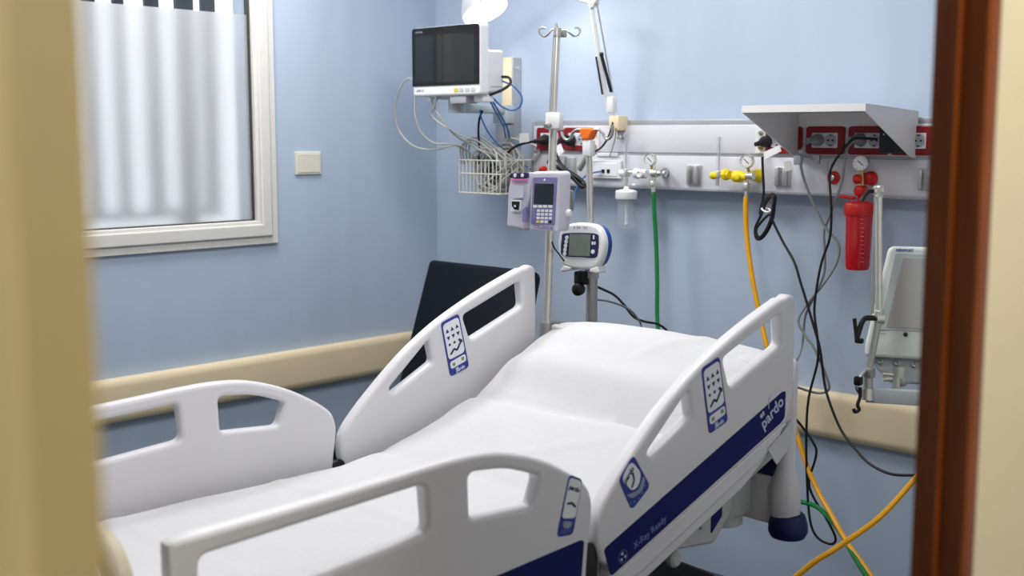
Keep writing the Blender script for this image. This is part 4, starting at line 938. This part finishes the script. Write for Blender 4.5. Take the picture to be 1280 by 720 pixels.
link('jar_lid', MB().lathe(jc, (0, 0, -1), [(0, -.006), (.030, -.004), (.044, .002), (.0475, .010), (.0475, .036), (.045, .040), (0, .040)], 32), 'gas_red', su)
jr = link('jar', MB().lathe(gp(1074, 266, -.15), (0, 0, -1), [(.0425, 0), (.0425, .006), (.041, .03), (.0385, .165), (.034, .178), (.02, .181), (0, .181)], 32), 'suction_red', su)
sc_ = MB()
for k_ in range(11): sc_.box(gp(1081, 273 + k_ * 5.3, -.15) + Vector((.012, -.042 + k_ * .0003, 0)), (.012 if k_ % 2 == 0 else .008, .0012, .0012))
link('level_marks', sc_, 'hose_yellow' if False else 'pink', jr)
# plugs and cables under the shelf
plug('mains_plug', onY(1024, 175, PY - .012), (-.15, -1, 0), .019, 'grey_rubber', 'grey round plug in the red socket plate under the shelf')
plug('mains_plug', onY(1077, 174, PY - .012), (-.2, -1, 0), .019, 'grey_rubber', 'grey round plug beside the black cord under the shelf')
plug('mains_plug', onY(960, 176, PY - .012), (-.2, -1, -.2), .019, 'black_rubber', 'black plug behind the shelf bracket with a paper tag')
tag_at(965, 190, -.17, .034, .012, .42, 'long white paper tag on the black cord below the shelf')
tag_at(985, 207, -.19, .014, .017, .2, 'small white paper tag on the grey cord below the shelf')
solo('cable_adapter', MB().box(onY(998, 200, -.16), (.026, .022, .030), bev=.004).box(onY(1002, 190, -.15), (.018, .018, .016), bev=.003), 'socket_grey', 'grey cable adapter hanging below the shelf bracket', 'adapter')
solo('cable_adapter', MB().box(onY(1021, 197, -.13), (.026, .018, .020), bev=.004).box(onY(1023, 203, -.13), (.010, .010, .014), bev=.002), 'steel_dull', 'dark grey connector hanging under the shelf beside the grey plug', 'adapter')
pa, pb = onY(1099, 160, -.14), onY(1139, 192, -.14); pb.x = SX1 - .010
ad = thing('power_adapter', 'black power adapter with a small white light under the shelf', 'adapter', ((pa.x + pb.x) / 2, -.11, pb.z))
link('case', MB().box2((pa.x, -.14, pb.z), (pb.x, -.0805, pa.z), bev=.004), 'black_plastic', ad)
pl_ = onY(1105, 168, -.1405); link('indicator_light', MB().cyl(pl_, pl_ + Vector((0, -.002, 0)), .0025, n=10), 'label_white', ad)
cable('mains_cable', [(1022, 176, -.13), (1010, 178, -.14), (1003, 186, -.15), (1001, 206, -.16), (1009, 236, -.16), (1029, 280, -.17), (1045, 300, -.17), (1049, 314, -.17), (1044, 332, -.17), (1030, 354, -.18), (1010, 379, -.18), (998, 400, -.19), (1005, 417, -.19), (1017, 434, -.19), (1028, 458, -.19), (1036, 480, -.19), (1034, 489, -.19), (1020, 491, -.19), (996, 484, -.24), (975, 478, -.45), Vector((2.22, -.80, .72))], .0042, 'grey_rubber', 'grey cord weaving widest from the shelf adapter down to the bed corner')
cable('mains_cable', [(1076, 175, -.13), (1066, 177, -.145), (1058, 190, -.15), (1052, 228, -.15), (1036, 272, -.16), (1030, 290, -.16), (1031, 318, -.16), (1030, 342, -.16), (1019, 368, -.17), (1007, 394, -.17), (1004, 420, -.17), (1001, 438, -.18), (994, 452, -.24), (980, 462, -.45), Vector((2.20, -.80, .74))], .0042, 'grey_rubber', 'grey cord from the second red plate hanging to the bed corner')
cable('mains_cable', [(1097, 174, -.14), (1080, 173, -.15), (1066, 174, -.155), (1053, 188, -.16), (1041, 206, -.16), (1037, 222, -.16), (1039, 260, -.17), (1037.5, 296, -.175), (1027, 328, -.18), (1020.5, 362, -.19), (1018, 391, -.195), (1022, 424, -.2), (1022, 452, -.2), (1011, 497, -.21), (1008, 539, -.22), (1008.5, 592, -.23), (1012, 647, -.24), (1021, 671, -.24), (1038, 680, -.24), (1044.5, 673, -.24), (1034, 650, -.24), (1016, 620, -.235), (1011.5, 600, -.23), (1020, 570, -.22), (1017, 554, -.22), (995, 524, -.24), (975, 505, -.45), Vector((2.26, -.80, .70))], .0042, 'black_rubber', 'black cord from under the shelf with a long low loop beside the bed')
lp = [(953, 196, -.15), (953.5, 215, -.15), (954.5, 242, -.15)]
def ell(t, a_, b_, cx, cy):
    ca, sa = math.cos(.33), math.sin(.33); x, y = b_ * math.cos(t), a_ * math.sin(t); return (cx + x * ca - y * sa, cy + x * sa + y * ca)
for k_ in range(2):
    for j in range(10):
        t = math.pi + j * 2 * math.pi / 10; x, y = ell(t, 30 - 3 * k_, 9.5 - 2.5 * k_, 957, 271); pin = 1 - .35 * math.exp(-((y - 262) / 7) ** 2)
        lp.append((957 - (y - 271) * .33 + (x - 957 + (y - 271) * .33) * pin, y, -.155 - .01 * k_ - .004 * math.sin(t)))
lp += [(962, 268, -.17), (967, 279, -.17), (979, 303, -.17), (993, 328, -.18), (1001, 354, -.185), (1009, 380, -.19), (1016, 404, -.195), (1025, 436, -.2), (1030, 475, -.2), (1036, 500, -.21), (1051, 537, -.22), (1068, 560, -.24), (1086, 579, -.26), (1112, 592, -.28), (1142, 594, -.3), (1170, 592, -.32), Vector((2.56, -.42, .50)), Vector((2.60, -.46, .42))]
cable('mains_cable', lp, .0044, 'black_rubber', 'black cord tied in a hanging loop below the long paper tag')
solo('cable_tie', MB().tube([onY(952, 261, -.175), onY(958, 265, -.185), onY(963, 263, -.175), onY(958, 260, -.145)], .003, 6, 4, closed=True), 'paper', 'white tie around the looped black cord', 'cable tie')

# ================================================================== ventilator with its hose support arm
vo_ = at(1118, 390, 3.28); nd = Vector((CAM.x - vo_.x, CAM.y - vo_.y, 0)).normalized(); tl = R(6)
vz = (nd * math.cos(tl) + ZV * math.sin(tl)).normalized(); vx = Vector((-nd.y, nd.x, 0)); vy = vz.cross(vx)
VT = frame(vo_, vx, vy, vz); VI = VT.inverted()
def vp(x, y, o=0.):
    p0 = vo_ + vz * o; d = ray(x, y); q = VI @ (CAM + d * ((p0 - CAM).dot(vz) / d.dot(vz))); return (q.x, q.y)
ve = thing('ventilator', 'white ventilator with slanted reflective screen beside the bed head', 'ventilator', (vo_.x + .10, vo_.y + .12, 0))
XW = vp(1240, 400)[0]
def wid(x, y): return (XW, vp(x, y)[1])
tlc, blc = vp(1111, 307.5), vp(1081, 432)
body = [vp(1081, 446), blc, tlc, (XW - .02, tlc[1]), (XW + .06, blc[1]), (XW + .06, vp(1081, 446)[1])]
link('front_case', prism(rounded(body, [.012, .01, .018, .018, .01, .012]), [], .06, .01, VT @ Matrix.Translation((0, 0, -.06)), 3), 'vent_white', ve)
fr_ = [vp(1119, 316.5), (XW - .045, vp(1119, 316.5)[1]), (XW - .01, vp(1102, 412)[1]), vp(1098, 412)]
link('screen_recess', prism(rounded(fr_[::-1], .006), [], .003, .001, VT), 'vent_grey', ve)
sc2 = [vp(1129, 322), (XW - .06, vp(1129, 322)[1]), (XW - .03, vp(1108, 409)[1]), vp(1108, 409)]
m_ = mat('vent_screen', (186, 188, 190), .12, .45, var=.06, scale=5)
link('screen', prism(rounded(sc2[::-1], .004), [], .005, .001, VT), 'vent_screen', ve)
q = vp(1131, 313); link('printed_word', text('NEWPORT', .0095, VT @ Matrix.Translation((q[0], q[1], .0012)), .0005, .0004), 'blue_text', ve)
q = vp(1132, 418); link('knob', MB().lathe(VT @ Vector((q[0], q[1], 0)), vz, [(.006, 0), (.006, .006), (.003, .008), (0, .008)], 12), 'black_plastic', ve)
for y in (413, 416.5): 
    q = vp(1103, y); link('key_mark', MB().box((q[0], q[1], .0012), (.018, .0015, .0015), m=VT), 'socket_grey', ve)
lw = [vp(1083, 447), (XW + .05, vp(1083, 447)[1]), (XW + .05, vp(1095, 478)[1]), vp(1112, 480), vp(1095, 462)]
lo2 = link('lower_case', prism(rounded(lw[::-1], .008), [], .16, .008, VT @ Matrix.Translation((0, 0, -.19)), 2), 'vent_grey', ve)
for x in (1100, 1121, 1143):
    q = vp(x, 449 + (x - 1100) * .1, -.03); link('port', MB().lathe(VT @ Vector((q[0], q[1] - .006, -.031)), vz, [(.009, 0), (.009, .008), (.005, .010), (0, .006)], 14), 'steel_dull', lo2)
link('rear_case', prism(rounded([(blc[0] + .05, vp(1100, 476)[1]), (XW + .03, vp(1100, 476)[1]), (XW - .04, tlc[1] - .04), (tlc[0] + .04, tlc[1] - .04)], .02), [], .20, .01, VT @ Matrix.Translation((0, 0, -.25))), 'vent_grey', ve)
def v3(x, y, o): q = vp(x, y, o); return VT @ Vector((q[0], q[1], o))
link('outlet_port', MB().cyl(v3(1124, 458, -.05), v3(1122, 474, -.05), .026, .024).cyl(v3(1122, 470, -.04), v3(1119, 494, -.035), .014, .012).cyl(v3(1122, 469, -.04), v3(1103, 467, -.03), .008).cyl(v3(1122, 473, -.04), v3(1104, 474, -.03), .007).box(v3(1126, 477, -.04), (.03, .025, .025), bev=.004), 'steel', ve)
cl = v3(1190, 480, -.12)
link('column', MB().cyl((cl.x, cl.y, .12), (cl.x, cl.y, cl.z), .03), 'vent_grey', ve)
hb_ = [v3(1082, 497, .09), v3(1230, 499, .09)]
dv = hb_[1] - hb_[0]
link('hand_rail', MB().box((hb_[0] + hb_[1]) / 2, (dv.length, .022, .040), rotz=math.atan2(dv.y, dv.x), bev=.004), 'vent_grey', ve)
link('rail_strut', MB().cyl((hb_[0] + hb_[1]) / 2 + dv * .22, cl, .012), 'vent_grey', ve)
link('base_hub', MB().cyl((cl.x, cl.y, .09), (cl.x, cl.y, .15), .05), 'vent_grey', ve)
for k_ in range(5):
    a_ = 2 * math.pi * k_ / 5 + .2; e = Vector((cl.x + .24 * math.cos(a_), cl.y + .24 * math.sin(a_), .085))
    lg = link('leg', MB().cyl((cl.x, cl.y, .11), e, .020, .015, n=12), 'vent_grey', ve)
    link('caster_wheel', MB().cyl(e + Vector((-.012 * math.sin(a_), .012 * math.cos(a_), -.047)), e + Vector((.012 * math.sin(a_), -.012 * math.cos(a_), -.047)), .038), 'black_rubber', lg)
# support arm
AD = (hb_[0] - CAM).dot(FW) - .012
def av(x, y, d=0.): return at(x, y, AD + d)
sa = thing('support_arm', 'jointed silver hose support arm with black levers beside the ventilator', 'support arm', av(1086, 498))
link('upper_segment', MB().cyl(av(1098.5, 240), av(1098.5, 388), .0098, n=18), 'steel', sa)
link('rear_segment', MB().cyl(av(1095, 246, .05), av(1090, 392, .05), .0055, n=12), 'steel_dull', sa)
link('top_joint', MB().box(av(1098.5, 239), (.022, .026, .032), bev=.006).cyl(av(1092, 239), av(1103, 238), .011), 'steel', sa)
link('top_lever', MB().tube([av(1096, 239), av(1087, 239.5), av(1081, 244), av(1076.5, 252)], .0058, 8, 4), 'black_plastic', sa)
link('middle_joint', MB().cyl(av(1095, 398), av(1104, 398), .016).box(av(1099, 394), (.022, .024, .030), bev=.006), 'steel', sa)
link('middle_lever', MB().tube([av(1097, 398), av(1088, 397.5), av(1080, 399), av(1075, 410), av(1071, 424)], .0075, 8, 4).tube([av(1071, 425), av(1069.5, 410), av(1068, 398)], .0055, 8, 3).box(av(1074, 426), (.022, .016, .014), bev=.004), 'black_plastic', sa)
link('lower_segment', MB().cyl(av(1098, 402), av(1086, 464), .0092, n=16), 'steel_dull', sa)
link('bottom_joint', MB().box(av(1087, 466), (.024, .03, .030), bev=.006).cyl(av(1085.5, 472), av(1085, 486), .012), 'steel_dull', sa)
link('rail_clamp', MB().cyl(av(1084.5, 486), av(1084.5, 500), .0155), 'steel', sa)
link('clamp_lever', MB().tube([av(1082, 463, -.01), av(1076, 470, -.02), av(1071, 482, -.02), av(1073, 490, -.01)], .005, 8, 4), 'steel_dull', sa)
link('hose_clip', MB().box(av(1073, 476, -.02), (.02, .02, .024), bev=.004).tube([av(1075, 484, -.02), av(1075, 496, -.02), av(1072, 506, -.02), av(1074, 512, -.02), av(1069, 515, -.02), av(1067, 511, -.02)], .005, 8, 4), 'black_plastic', sa)
